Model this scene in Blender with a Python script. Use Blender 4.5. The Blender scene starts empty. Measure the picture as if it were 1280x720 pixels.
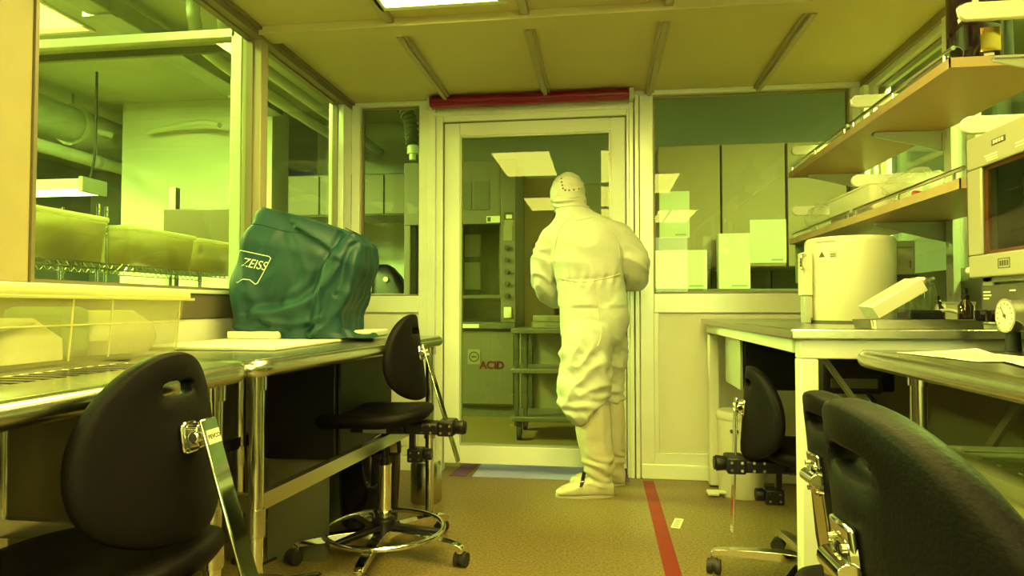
import bpy, bmesh, math, random
import numpy as np
from mathutils import Vector, Matrix, noise, Euler
from mathutils.bvhtree import BVHTree

random.seed(7)
scene = bpy.context.scene
col = scene.collection
PI = math.pi
R = math.radians

# ------------------------------------------------------------------ materials
MATS = {}

def mat(name, color, rough=0.5, metal=0.0, var=0.0, vscale=8.0, bump=0.0, bscale=40.0, stretch=None, spec=0.5, coat=0.0, color2=None):
    m = bpy.data.materials.new(name)
    m.use_nodes = True
    nt = m.node_tree
    b = nt.nodes['Principled BSDF']
    b.inputs['Base Color'].default_value = (*color, 1)
    b.inputs['Roughness'].default_value = rough
    b.inputs['Metallic'].default_value = metal
    b.inputs['Specular IOR Level'].default_value = spec
    b.inputs['Coat Weight'].default_value = coat
    tc = nt.nodes.new('ShaderNodeTexCoord')
    src = tc.outputs['Object']
    if stretch:
        mp = nt.nodes.new('ShaderNodeMapping')
        mp.inputs['Scale'].default_value = stretch
        nt.links.new(src, mp.inputs['Vector'])
        src = mp.outputs['Vector']
    if var > 0 or color2:
        n = nt.nodes.new('ShaderNodeTexNoise')
        n.inputs['Scale'].default_value = vscale
        n.inputs['Detail'].default_value = 5
        nt.links.new(src, n.inputs['Vector'])
        ramp = nt.nodes.new('ShaderNodeValToRGB')
        c2 = color2 or tuple(max(0, c * (1 - var)) for c in color)
        c1 = color if color2 else tuple(min(1, c * (1 + var)) for c in color)
        ramp.color_ramp.elements[0].position = 0.32
        ramp.color_ramp.elements[1].position = 0.68
        ramp.color_ramp.elements[0].color = (*c2, 1)
        ramp.color_ramp.elements[1].color = (*c1, 1)
        nt.links.new(n.outputs['Fac'], ramp.inputs['Fac'])
        nt.links.new(ramp.outputs['Color'], b.inputs['Base Color'])
    if bump > 0:
        n2 = nt.nodes.new('ShaderNodeTexNoise')
        n2.inputs['Scale'].default_value = bscale
        n2.inputs['Detail'].default_value = 4
        nt.links.new(src, n2.inputs['Vector'])
        bp = nt.nodes.new('ShaderNodeBump')
        bp.inputs['Strength'].default_value = bump
        bp.inputs['Distance'].default_value = 0.01
        nt.links.new(n2.outputs['Fac'], bp.inputs['Height'])
        nt.links.new(bp.outputs['Normal'], b.inputs['Normal'])
    MATS[name] = m
    return m

def emit(name, color, strength):
    m = bpy.data.materials.new(name)
    m.use_nodes = True
    nt = m.node_tree
    nt.nodes.clear()
    e = nt.nodes.new('ShaderNodeEmission')
    e.inputs['Color'].default_value = (*color, 1)
    e.inputs['Strength'].default_value = strength
    o = nt.nodes.new('ShaderNodeOutputMaterial')
    nt.links.new(e.outputs[0], o.inputs[0])
    MATS[name] = m
    return m

def glass(name, tint, ior=1.5, rough=0.0):
    """pane: clear tinted transmission plus a fresnel mirror on both faces"""
    m = bpy.data.materials.new(name)
    m.use_nodes = True
    nt = m.node_tree
    nt.nodes.clear()
    t = nt.nodes.new('ShaderNodeBsdfTransparent')
    t.inputs['Color'].default_value = (*tint, 1)
    g = nt.nodes.new('ShaderNodeBsdfGlossy')
    g.inputs['Roughness'].default_value = rough
    g.inputs['Color'].default_value = (0.95, 0.95, 0.95, 1)
    geo = nt.nodes.new('ShaderNodeNewGeometry')
    ma = nt.nodes.new('ShaderNodeMath')
    ma.operation = 'MULTIPLY_ADD'
    ma.inputs[1].default_value = 1 / ior - ior
    ma.inputs[2].default_value = ior
    nt.links.new(geo.outputs['Backfacing'], ma.inputs[0])
    f = nt.nodes.new('ShaderNodeFresnel')
    nt.links.new(ma.outputs[0], f.inputs['IOR'])
    mx = nt.nodes.new('ShaderNodeMixShader')
    nt.links.new(f.outputs[0], mx.inputs[0])
    nt.links.new(t.outputs[0], mx.inputs[1])
    nt.links.new(g.outputs[0], mx.inputs[2])
    o = nt.nodes.new('ShaderNodeOutputMaterial')
    nt.links.new(mx.outputs[0], o.inputs[0])
    MATS[name] = m
    return m

def plastic(name, color, clear, rough=0.25):
    """cloudy storage-box plastic: part see-through, part milky"""
    m = bpy.data.materials.new(name)
    m.use_nodes = True
    nt = m.node_tree
    b = nt.nodes['Principled BSDF']
    b.inputs['Base Color'].default_value = (*color, 1)
    b.inputs['Roughness'].default_value = rough
    tl = nt.nodes.new('ShaderNodeBsdfTranslucent')
    tl.inputs['Color'].default_value = (*color, 1)
    m1 = nt.nodes.new('ShaderNodeMixShader')
    m1.inputs[0].default_value = 0.5
    nt.links.new(b.outputs[0], m1.inputs[1])
    nt.links.new(tl.outputs[0], m1.inputs[2])
    t = nt.nodes.new('ShaderNodeBsdfTransparent')
    m2 = nt.nodes.new('ShaderNodeMixShader')
    m2.inputs[0].default_value = clear
    nt.links.new(m1.outputs[0], m2.inputs[1])
    nt.links.new(t.outputs[0], m2.inputs[2])
    o = nt.nodes['Material Output']
    nt.links.new(m2.outputs[0], o.inputs[0])
    MATS[name] = m
    return m

# ------------------------------------------------------------------ mesh builder
def frame_along(d):
    d = Vector(d).normalized()
    a = Vector((0, 0, 1)) if abs(d.z) < 0.9 else Vector((1, 0, 0))
    u = d.cross(a).normalized()
    v = d.cross(u).normalized()
    return u, v

class MB:
    def __init__(self, M=None):
        self.v = []
        self.f = []
        self.mi = []
        self.cur = 0
        self.M = M

    def add(self, verts, faces, M=None):
        b = len(self.v)
        for p in verts:
            p = Vector(p)
            if M is not None:
                p = M @ p
            if self.M is not None:
                p = self.M @ p
            self.v.append(p)
        for f in faces:
            self.f.append([b + i for i in f])
            self.mi.append(self.cur)
        return self

    def box(self, x0, x1, y0, y1, z0, z1, M=None):
        vs = [(x0, y0, z0), (x1, y0, z0), (x1, y1, z0), (x0, y1, z0), (x0, y0, z1), (x1, y0, z1), (x1, y1, z1), (x0, y1, z1)]
        return self.add(vs, [(0, 3, 2, 1), (4, 5, 6, 7), (0, 1, 5, 4), (1, 2, 6, 5), (2, 3, 7, 6), (3, 0, 4, 7)], M)

    def loft(self, rings, cap0=True, cap1=True, closed=False, M=None):
        n = len(rings[0])
        vs = [p for r in rings for p in r]
        fs = []
        k = len(rings)
        for i in range(k if closed else k - 1):
            a, b = i * n, ((i + 1) % k) * n
            for j in range(n):
                fs.append((a + j, a + (j + 1) % n, b + (j + 1) % n, b + j))
        if not closed:
            if cap0:
                fs.append(tuple(reversed(range(n))))
            if cap1:
                fs.append(tuple(range((k - 1) * n, k * n)))
        return self.add(vs, fs, M)

    def cyl(self, p0, p1, r0, r1=None, n=20, M=None):
        p0, p1 = Vector(p0), Vector(p1)
        r1 = r0 if r1 is None else r1
        u, v = frame_along(p1 - p0)
        def ring(c, r):
            return [c + (u * math.cos(2 * PI * j / n) - v * math.sin(2 * PI * j / n)) * -r for j in range(n)]
        rings = [ring(p0, r0), ring(p1, r1)]
        return self.loft(rings, M=M)

    def tube(self, pts, r, n=10, closed=False, M=None):
        pts = [Vector(p) for p in pts]
        k = len(pts)
        rings = []
        u = None
        for i, p in enumerate(pts):
            if closed:
                d = pts[(i + 1) % k] - pts[i - 1]
            else:
                d = pts[min(i + 1, k - 1)] - pts[max(i - 1, 0)]
            d.normalize()
            if u is None:
                u, _ = frame_along(d)
            u = (u - d * u.dot(d)).normalized()
            v = d.cross(u)
            rr = r[i] if isinstance(r, (list, tuple)) else r
            rings.append([p + (u * math.cos(2 * PI * j / n) + v * math.sin(2 * PI * j / n)) * rr for j in range(n)])
        return self.loft(rings, closed=closed, M=M)

    def bar(self, pts, w, h, up=(0, 0, 1), M=None):
        """rectangular section swept along pts; w across, h along up"""
        pts = [Vector(p) for p in pts]
        k = len(pts)
        rings = []
        up = Vector(up)
        for i, p in enumerate(pts):
            d = (pts[min(i + 1, k - 1)] - pts[max(i - 1, 0)]).normalized()
            s = d.cross(up).normalized()
            t = s.cross(d).normalized()
            hw = (w[i] if isinstance(w, (list, tuple)) else w) / 2
            hh = (h[i] if isinstance(h, (list, tuple)) else h) / 2
            rings.append([p - s * hw - t * hh, p + s * hw - t * hh, p + s * hw + t * hh, p - s * hw + t * hh])
        return self.loft(rings, M=M)

    def lathe(self, prof, c=(0, 0, 0), n=28, M=None, cap0=True, cap1=True):
        c = Vector(c)
        rings = [[c + Vector((r * math.cos(2 * PI * j / n), r * math.sin(2 * PI * j / n), z)) for j in range(n)] for r, z in prof]
        return self.loft(rings, cap0, cap1, M=M)

    def prism(self, poly, h, M=None):
        """polygon in XY extruded from z=0 to z=h"""
        a = [Vector((x, y, 0)) for x, y in poly]
        b = [Vector((x, y, h)) for x, y in poly]
        return self.loft([a, b], M=M)

    def sphere(self, c, r, n=16, m=10, M=None):
        c = Vector(c)
        r = r if isinstance(r, (list, tuple)) else (r, r, r)
        rings = []
        for i in range(1, m):
            t = PI * i / m
            rings.append([c + Vector((r[0] * math.sin(t) * math.cos(2 * PI * j / n), r[1] * math.sin(t) * math.sin(2 * PI * j / n), -r[2] * math.cos(t))) for j in range(n)])
        return self.loft(rings, M=M)

    def build(self, name, m, parent=None, bevel=0.0, seg=2, smooth=True, angle=40, loc=None, rot=None):
        me = bpy.data.meshes.new(name)
        me.from_pydata([tuple(p) for p in self.v], [], self.f)
        ms = m if isinstance(m, (list, tuple)) else [m]
        for x in ms:
            me.materials.append(MATS[x] if isinstance(x, str) else x)
        for p, i in zip(me.polygons, self.mi):
            p.material_index = i
        bm = bmesh.new()
        bm.from_mesh(me)
        bmesh.ops.recalc_face_normals(bm, faces=bm.faces[:])
        bm.to_mesh(me)
        bm.free()
        if smooth:
            for p in me.polygons:
                p.use_smooth = True
            me.set_sharp_from_angle(angle=R(angle))
        me.update()
        o = bpy.data.objects.new(name, me)
        col.objects.link(o)
        if parent is not None:
            o.parent = parent
        if loc is not None:
            o.location = loc
        if rot is not None:
            o.rotation_euler = rot
        if bevel > 0:
            md = o.modifiers.new('bevel', 'BEVEL')
            md.width = bevel
            md.segments = seg
            md.limit_method = 'ANGLE'
            md.angle_limit = R(35)
            md.harden_normals = False
        return o

def rounded_rect(w, d, r, n=5, cx=0, cy=0):
    pts = []
    for sx, sy, a0 in ((1, 1, 0), (-1, 1, 90), (-1, -1, 180), (1, -1, 270)):
        for i in range(n + 1):
            a = R(a0 + 90 * i / n)
            pts.append((cx + sx * (w / 2 - r) + r * math.cos(a), cy + sy * (d / 2 - r) + r * math.sin(a)))
    return pts

def ring_xy(poly, z):
    return [Vector((x, y, z)) for x, y in poly]

def lerp(a, b, t):
    return a + (b - a) * t

def spline(pts, n=8, closed=False):
    """Catmull-Rom through points"""
    P = [Vector(p) for p in pts]
    k = len(P)
    out = []
    rng = range(k if closed else k - 1)
    for i in rng:
        if closed:
            p0, p1, p2, p3 = P[i - 1], P[i], P[(i + 1) % k], P[(i + 2) % k]
        else:
            p0, p1, p2, p3 = P[max(i - 1, 0)], P[i], P[i + 1], P[min(i + 2, k - 1)]
        for j in range(n):
            t = j / n
            out.append(0.5 * ((2 * p1) + (p2 - p0) * t + (2 * p0 - 5 * p1 + 4 * p2 - p3) * t * t + (3 * p1 - p0 - 3 * p2 + p3) * t ** 3))
    if not closed:
        out.append(P[-1])
    return out

# ------------------------------------------------------------------ objects
def thing(name, label, cat, loc=(0, 0, 0), rz=0.0, group=None):
    o = bpy.data.objects.new(name, None)
    o.empty_display_size = 0.1
    col.objects.link(o)
    o.location = loc
    o.rotation_euler = (0, 0, rz)
    o['label'] = label
    o['category'] = cat
    if group:
        o['group'] = group
    return o

def tag(o, label, cat, group=None, kind=None):
    o['label'] = label
    o['category'] = cat
    if group:
        o['group'] = group
    if kind:
        o['kind'] = kind
    return o

def struct(o):
    o['kind'] = 'structure'
    return o

def struct_root(name, loc=(0, 0, 0), rz=0.0):
    o = bpy.data.objects.new(name, None)
    col.objects.link(o)
    o.location = loc
    o.rotation_euler = (0, 0, rz)
    o['kind'] = 'structure'
    return o

def copy_tree(o, parent=None):
    c = o.copy()
    col.objects.link(c)
    if parent is not None:
        c.parent = parent
    for ch in list(o.children):
        copy_tree(ch, c)
    return c

def text(name, s, size, M, m, parent, extrude=0.0006, bold=0.0, align='CENTER', shear=0.0):
    cu = bpy.data.curves.new(name, 'FONT')
    cu.body = s
    cu.size = size
    cu.extrude = extrude
    cu.offset = bold
    cu.shear = shear
    cu.align_x = align
    cu.align_y = 'CENTER'
    tmp = bpy.data.objects.new(name + '_src', cu)
    col.objects.link(tmp)
    dg = bpy.context.evaluated_depsgraph_get()
    me = bpy.data.meshes.new_from_object(tmp.evaluated_get(dg))
    bpy.data.objects.remove(tmp)
    me.transform(M)
    me.materials.clear()
    me.materials.append(MATS[m])
    o = bpy.data.objects.new(name, me)
    col.objects.link(o)
    o.parent = parent
    return o

def axes(o, x, y):
    """matrix with local x,y along given vectors at origin o"""
    x = Vector(x).normalized()
    y = Vector(y).normalized()
    z = x.cross(y).normalized()
    y = z.cross(x)
    return Matrix(((x.x, y.x, z.x, o[0]), (x.y, y.y, z.y, o[1]), (x.z, y.z, z.z, o[2]), (0, 0, 0, 1)))
# ------------------------------------------------------------------ palette
mat('white_paint', (.86, .87, .84), .38, var=.03, vscale=3)
mat('frame_metal', (.86, .87, .84), .34, .2, var=.04, vscale=4)
mat('frame_dark', (.16, .15, .13), .5)  # dark tone of the door seal and blind box
mat('laminate_white', (.74, .72, .66), .45, var=.03, vscale=2)
mat('ceiling_panel', (.58, .495, .30), .6, var=.04, vscale=1.3)
mat('ceiling_bar', (.42, .36, .26), .45, .2)
mat('bronze_trim', (.24, .19, .14), .45, .3)
mat('shaded_panel', (.13, .105, .075), .5, var=.08, vscale=2)  # wall colour with the shade around the benches put into it
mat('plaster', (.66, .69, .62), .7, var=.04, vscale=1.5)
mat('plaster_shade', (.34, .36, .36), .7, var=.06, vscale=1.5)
mat('concrete_ceiling', (.40, .43, .36), .8, var=.12, vscale=1.2)
mat('pipe_white', (.55, .60, .50), .5, var=.05)
mat('duct_metal', (.34, .37, .30), .5, .2, var=.1, vscale=4)
mat('steel', (.62, .61, .58), .24, 1.0, var=.07, vscale=6, stretch=(1, 14, 14), bump=.03, bscale=60)
mat('steel_bright', (.78, .77, .74), .16, 1.0)
mat('chrome', (.86, .85, .83), .07, 1.0)
mat('cast_metal', (.62, .60, .56), .25, 1.0)
mat('post_warm_lit', (.40, .32, .20), .5, var=.03)  # white-painted post; the warm light on it is put into this colour
mat('black_foam', (.005, .003, .007), .55, spec=.13, var=.12, vscale=30, bump=.12, bscale=220)
mat('black_plastic', (.008, .006, .012), .4, spec=.3)
mat('black_gloss', (.012, .008, .016), .15)
mat('rubber', (.02, .017, .02), .6)
mat('dark_slot', (.008, .006, .008), .8)
mat('shelf_laminate', (.28, .16, .085), .45, var=.06, vscale=3)
mat('shelf_edge', (.46, .33, .20), .5, var=.08, vscale=10)
mat('bracket_white', (.84, .86, .80), .4)
mat('bracket_grey', (.50, .52, .46), .4, .3)
mat('green_nylon', (.004, .040, .056), .58, var=.12, vscale=5, bump=.10, bscale=30, spec=.45)
mat('logo_white', (.82, .85, .80), .5)
mat('suit_fabric', (.58, .58, .55), .55, var=.03, vscale=6, bump=.35, bscale=22)
mat('suit_seam', (.66, .64, .57), .6)
mat('boot_fabric', (.58, .53, .44), .5, var=.05, vscale=6, bump=.12, bscale=50)
mat('boot_sole', (.50, .46, .38), .7)
mat('skin', (.62, .40, .30), .5)
mat('glove', (.62, .64, .60), .45)
mat('snap_dark', (.10, .09, .08), .5)
mat('red_vinyl', (.24, .001, .035), .28, var=.1, vscale=6, bump=.12, bscale=14)
mat('red_tape', (.24, .015, .018), .55, var=.1, vscale=12)
mat('red_card', (.55, .06, .04), .45)
mat('mat_blue', (.42, .44, .98), .3)
mat('mat_purple', (.16, .05, .22), .5)
mat('paper', (.82, .80, .72), .7, var=.03, vscale=10)
mat('card_white', (.66, .62, .54), .55)
mat('print_dark', (.08, .075, .06), .6)
mat('print_grey', (.34, .33, .28), .6)
mat('print_red', (.11, .003, .02), .5)
mat('vessel_white', (.74, .70, .58), .33, var=.02, vscale=3)
mat('oven_paint', (.36, .34, .28), .38, var=.03, vscale=3)
mat('oven_panel', (.075, .072, .062), .4)
mat('gauge_face', (.78, .77, .66), .4)
mat('oven_inside', (.10, .095, .08), .4, .5)
mat('gasket_red', (.36, .09, .03), .6)
mat('amber_glass', (.018, .006, .012), .06, spec=.8)
mat('jug_reflection', (.80, .50, .16), .12, 1.0)  # tone of the reflection painted on the dark jug
mat('hood_grey', (.165, .145, .125), .5, var=.04, vscale=2)
mat('hood_dark', (.12, .115, .09), .5)
mat('hood_inside', (.30, .27, .20), .5)
mat('cabinet_tan', (.29, .20, .13), .5, var=.05, vscale=2)
mat('cabinet_brown', (.26, .19, .11), .5, var=.06, vscale=2)
mat('bin_white', (.76, .74, .66), .4)
mat('tape_grey', (.45, .45, .42), .5)
mat('hose_dark', (.05, .055, .045), .5)
mat('cable_black', (.015, .013, .015), .5)
mat('tube_clear', (.52, .48, .38), .3)
mat('green_sheet', (.30, .50, .22), .6)
mat('wire_chrome', (.62, .60, .54), .22, 1.0)
mat('bag_contents', (.80, .76, .60), .55, var=.1, vscale=9, bump=.5, bscale=18)
mat('green_contents', (.30, .42, .25), .6)
plastic('box_plastic', (.80, .76, .50), .74)
plastic('lid_plastic', (.86, .80, .52), .25)
plastic('lid_shaded', (.46, .42, .30), .25)  # lid plastic darkened to carry the shade below the table
mat('board_brown', (.085, .055, .03), .35)
plastic('bin_plastic', (.70, .58, .34), .5)
plastic('bag_film', (.75, .78, .70), .72, .12)
glass('pane_glass', (.90, .97, .78), 1.3)
glass('door_glass', (.88, .92, .72), 1.3)
glass('clear_glass', (.93, .95, .90))
glass('oven_glass', (.55, .55, .50))

# speckled vinyl floor
m = mat('floor_vinyl', (.42, .35, .24), .42, var=.0)
nt = m.node_tree
b = nt.nodes['Principled BSDF']
tc = nt.nodes.new('ShaderNodeTexCoord')
n1 = nt.nodes.new('ShaderNodeTexNoise'); n1.inputs['Scale'].default_value = 95; n1.inputs['Detail'].default_value = 3
n2 = nt.nodes.new('ShaderNodeTexNoise'); n2.inputs['Scale'].default_value = 2.2; n2.inputs['Detail'].default_value = 4
nt.links.new(tc.outputs['Object'], n1.inputs['Vector']); nt.links.new(tc.outputs['Object'], n2.inputs['Vector'])
r1 = nt.nodes.new('ShaderNodeValToRGB')
r1.color_ramp.elements[0].position = .36; r1.color_ramp.elements[0].color = (.14, .098, .042, 1)
r1.color_ramp.elements[1].position = .62; r1.color_ramp.elements[1].color = (.29, .205, .09, 1)
nt.links.new(n1.outputs['Fac'], r1.inputs['Fac'])
mx = nt.nodes.new('ShaderNodeMix'); mx.data_type = 'RGBA'; mx.blend_type = 'MULTIPLY'
r2 = nt.nodes.new('ShaderNodeValToRGB')
r2.color_ramp.elements[0].color = (.80, .80, .80, 1); r2.color_ramp.elements[1].color = (1, 1, 1, 1)
nt.links.new(n2.outputs['Fac'], r2.inputs['Fac'])
mx.inputs[0].default_value = 1.0
nt.links.new(r1.outputs['Color'], mx.inputs[6]); nt.links.new(r2.outputs['Color'], mx.inputs[7])
nt.links.new(mx.outputs[2], b.inputs['Base Color'])

LAMP = (1.0, .915, .16)
LAMP_OUT = (.74, 1.0, .20)
emit('lamp_yellow', LAMP, 27.0)
emit('lamp_outside', LAMP_OUT, 420.0)
emit('lamp_outside_warm', (1.0, .78, .20), 1.7)
emit('lamp_outside_dim', LAMP_OUT, 70.0)
emit('lamp_backroom', (1.0, .98, .26), 4.2)
emit('window_glow', (.80, 1.0, .26), 16.0)
emit('lamp_tube', (.85, 1.0, .45), 9.0)
# ------------------------------------------------------------------ room shell
XL, XR, YB, ZC = -1.556, 1.49, 3.93, 2.285

o = MB().box(-9, 5, -3.2, 11, -.12, 0).build('floor', 'floor_vinyl', smooth=False); struct(o)

# clean-room ceiling with its bars
ceil = MB().box(XL - .06, XR + .08, -3.1, 4.02, ZC, ZC + .05).build('ceiling', 'ceiling_panel', smooth=False); struct(ceil)
for x in (-.93, -.325, .285, .905):
    b = MB()
    b.box(x - .026, x + .026, 2.92, YB - .002, ZC - .020, ZC + .002)
    b.box(x - .012, x + .012, 2.92, YB - .002, ZC - .036, ZC - .019)
    b.build('ceiling_bar', 'ceiling_bar', ceil, bevel=.003)
    MB().box(x - .019, x + .019, -3, 2.79, ZC - .022, ZC + .002).build('ceiling_bar', 'ceiling_bar', ceil, bevel=.003)
b = MB().box(XL, XR, 2.80, 2.92, ZC - .028, ZC + .002)
b.box(XL, XR, 2.785, 2.80, ZC - .036, ZC + .002)
b.build('ceiling_beam', 'ceiling_panel', ceil, bevel=.003)

# ---- back wall
wb = struct_root('wall_back')
Y0, Y1 = YB, YB + .09
b = MB()
b.box(XL, XR, Y0, Y1, 2.258, ZC)                 # head rail
b.box(XL, -1.503, Y0, Y1, 0, 2.258)              # left stile
b.box(-1.119, -1.009, Y0, Y1, 0, 2.258)
b.box(.225, .305, Y0, Y1, 0, 2.258)
b.box(1.414, XR, Y0, Y1, 0, 2.258)
b.box(-1.503, -1.119, Y0, Y1, .966, 1.068)
b.box(.305, 1.414, Y0, Y1, .966, 1.078)
b.box(-1.009, .165, Y0 + .005, Y1, 2.19, 2.258)
b.build('frame', 'frame_metal', wb, bevel=.004)
b = MB()
for x0, x1 in ((.165, .190), (.196, .222)):      # ribbed jamb beside the door
    b.box(x0, x1, Y0 - .012, Y1, 0.0, 2.258)
for x0, x1 in ((-1.062, -1.012),):
    b.box(x0, x1, Y0 - .012, Y1, 0.0, 2.258)
b.build('jamb', 'frame_metal', wb, bevel=.004)
b = MB()
b.box(-1.503, -1.119, Y0 + .02, Y1 - .02, .14, .966)
b.box(.33, 1.39, Y0 + .012, Y1 - .02, .15, .95)
b.box(.305, 1.414, Y0 + .02, Y1 - .02, .14, .966)
b.build('panel', 'laminate_white', wb, bevel=.003)
b = MB()
b.box(.305, 1.414, Y0 + .004, Y1, .085, .15)
b.box(.305, .33, Y0 + .004, Y1, .15, .966); b.box(1.39, 1.414, Y0 + .004, Y1, .15, .966)
b.build('panel_frame', 'frame_metal', wb, bevel=.002)
o = MB().box(.232, 1.414, Y0 - .012, Y0 + .02, 0, .085).box(-1.503, -1.0, Y0 - .012, Y0 + .02, 0, .085).build('baseboard_back', 'white_paint', bevel=.004); struct(o)

def window(name, x0, x1, y0, y1, z0, z1, gl='pane_glass', gasket='bronze_trim', ax='x'):
    w = struct_root(name)
    g = .012
    b = MB()
    if ax == 'x':
        b.box(x0, x1, y0, y1, z0, z1)
    else:
        b.box(x0, x1, y0, y1, z0, z1)
    b.build('pane', gl, w, smooth=False)
    b = MB()
    if ax == 'x':
        for a0, a1, c0, c1 in ((x0, x0 + g, z0, z1), (x1 - g, x1, z0, z1), (x0 + g, x1 - g, z0, z0 + g), (x0 + g, x1 - g, z1 - g, z1)):
            b.box(a0, a1, y0 - .012, y1 + .012, c0, c1)
    else:
        for a0, a1, c0, c1 in ((y0, y0 + g, z0, z1), (y1 - g, y1, z0, z1), (y0 + g, y1 - g, z0, z0 + g), (y0 + g, y1 - g, z1 - g, z1)):
            b.box(x0 - .012, x1 + .012, a0, a1, c0, c1)
    b.build('gasket', gasket, w)
    return w

window('window_1', -1.503, -1.119, YB + .045, YB + .053, 1.068, 2.258)
window('window_2', .305, 1.414, YB + .045, YB + .053, 1.078, 2.258)

# ---- the door
d = struct_root('door_1')
b = MB()
b.box(-1.009, -.966, YB - .006, YB + .08, .0, 2.19)
b.box(.149, .165, YB - .006, YB + .08, .0, 2.19)
b.box(-.966, .149, YB - .006, YB + .08, 2.142, 2.19)
b.box(-1.030, .185, YB - .016, YB - .004, 2.176, 2.20)
b.build('door_frame', 'frame_metal', d, bevel=.004)
b = MB()
ly0, ly1 = YB + .008, YB + .055
b.box(-.959, -.863, ly0, ly1, .05, 2.134)
b.box(.058, .142, ly0, ly1, .05, 2.134)
b.box(-.863, .058, ly0, ly1, .05, .158)
b.box(-.863, .058, ly0, ly1, 2.055, 2.134)
b.build('door_leaf', 'white_paint', d, bevel=.004)
MB().box(-.863, .058, YB + .028, YB + .036, .158, 2.055).build('door_glass', 'door_glass', d, smooth=False)
b = MB()
for a0, a1, c0, c1 in ((-.863, -.851, .158, 2.055), (.046, .058, .158, 2.055), (-.851, .046, .158, .170), (-.851, .046, 2.043, 2.055)):
    b.box(a0, a1, ly0 + .004, ly1 - .004, c0, c1)
b.build('door_gasket', 'bracket_grey', d)
b = MB().box(-.962, -.959, ly0 + .01, ly1, .05, 2.14).box(.142, .149, ly0 + .012, ly1, .05, 2.14).box(-.962, .149, ly0 + .012, ly1, 2.134, 2.142)
b.build('door_seal', 'frame_dark', d)

# ---- left wall: low wall, rail, posts and panes
wl = struct_root('wall_left')
MB().box(-1.66, -1.572, -3.1, YB, .80, .955).build('low_wall', 'laminate_white', wl, bevel=.003)
MB().box(-1.66, -1.570, -3.1, YB, 0, .80).build('low_wall_shaded', 'shaded_panel', wl, bevel=.003)  # lower part of the low wall, bench shade put into its colour
MB().box(-1.67, -1.566, -3.1, YB, .955, 1.052).build('rail', 'shaded_panel', wl, bevel=.003)  # same rail as on the back wall, darkened to stand for shade
MB().box(-1.68, -1.556, -3.1, YB, 1.052, 1.068).build('sill', 'frame_metal', wl, bevel=.003)
MB().box(-1.65, XL, 2.82, 2.885, 1.068, ZC).build('post', 'ceiling_bar', wl, bevel=.004)
MB().box(-1.65, XL, 3.80, YB, 1.068, ZC).build('post', 'frame_metal', wl, bevel=.004)
MB().box(-1.70, -1.598, 1.53, 1.645, 1.068, ZC + .3).build('post', 'post_warm_lit', wl, bevel=.005)
o = MB().box(-1.62, XL + .004, -3.1, YB, ZC - .045, ZC - .001).box(-1.60, XL + .022, -3.1, YB, ZC - .016, ZC - .001).build('trim_1', 'bronze_trim', bevel=.003); struct(o)
window('window_3', -1.612, -1.604, 2.885, 3.80, 1.068, 2.245, ax='y')
window('window_4', -1.612, -1.604, 1.645, 2.82, 1.068, 2.245, ax='y')
window('window_5', -1.612, -1.604, -3.0, 1.53, 1.068, 2.245, ax='y')

# ---- right wall
wr = struct_root('wall_right')
MB().box(XR, XR + .08, -3.1, YB, 0, 1.06).build('low_wall', 'shaded_panel', wr, bevel=.003)  # dark colour stands in for the shade under the right tables
b = MB().box(XR - .01, XR + .09, -3.1, YB, 1.06, 1.11).box(XR - .01, XR + .09, -3.1, YB, 2.21, ZC)
b.build('rail', 'frame_metal', wr, bevel=.003)
ys = [-3.0, -1.2, .0, 1.1, 2.0, 2.95, 3.80]
for y in ys:
    MB().box(XR - .012, XR + .08, y, y + .075, 1.11, 2.21).build('post', 'frame_metal', wr, bevel=.004)
for i in range(len(ys) - 1):
    window('window_%d' % (6 + i), XR + .03, XR + .038, ys[i] + .075, ys[i + 1], 1.11, 2.21, ax='y')
o = MB().box(XR - .03, XR + .002, -3.1, YB, ZC - .04, ZC - .001).build('trim_2', 'bronze_trim', bevel=.003); struct(o)

# ---- wall behind the camera
o = MB().box(-1.6, XR + .05, -3.2, -3.1, 0, ZC + .05).build('wall_front', 'laminate_white', smooth=False); struct(o)

wf = struct_root('window_12', (0, -3.1, 0))
MB().box(.35, 1.40, .005, .02, 1.15, 2.15).build('pane', 'window_glow', wf, smooth=False)
b = MB()
for a0, a1, c0, c1 in ((.29, .35, 1.09, 2.21), (1.40, 1.46, 1.09, 2.21), (.35, 1.40, 1.09, 1.15), (.35, 1.40, 2.15, 2.21), (.86, .89, 1.15, 2.15)):
    b.box(a0, a1, .0, .04, c0, c1)
b.build('frame', 'frame_metal', wf, bevel=.004)

# ---- rooms beyond the panes
o = MB().box(-9, -1.66, -3.2, 11, 3.4, 3.5).box(-1.66, 5, 4.03, 11, 3.4, 3.5).build('ceiling_outer', 'concrete_ceiling', smooth=False); struct(o)
o = MB().box(-5.6, -3.72, 7.0, 7.4, 0, 3.4).box(-3.72, -2.0, 8.2, 8.5, 0, 3.4).build('wall_corridor', 'plaster', smooth=False); struct(o)
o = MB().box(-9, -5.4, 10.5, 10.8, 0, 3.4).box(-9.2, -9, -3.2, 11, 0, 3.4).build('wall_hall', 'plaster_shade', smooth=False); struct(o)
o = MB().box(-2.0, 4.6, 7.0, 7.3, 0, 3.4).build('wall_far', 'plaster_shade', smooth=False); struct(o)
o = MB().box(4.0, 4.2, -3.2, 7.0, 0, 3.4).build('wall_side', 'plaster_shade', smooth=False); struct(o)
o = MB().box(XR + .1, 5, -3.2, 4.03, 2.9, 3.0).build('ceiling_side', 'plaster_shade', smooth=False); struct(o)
o = MB().box(-1.66, 1.6, -3.2, 4.03, ZC + .06, ZC + .12).build('ceiling_back', 'concrete_ceiling', smooth=False); struct(o)

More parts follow.
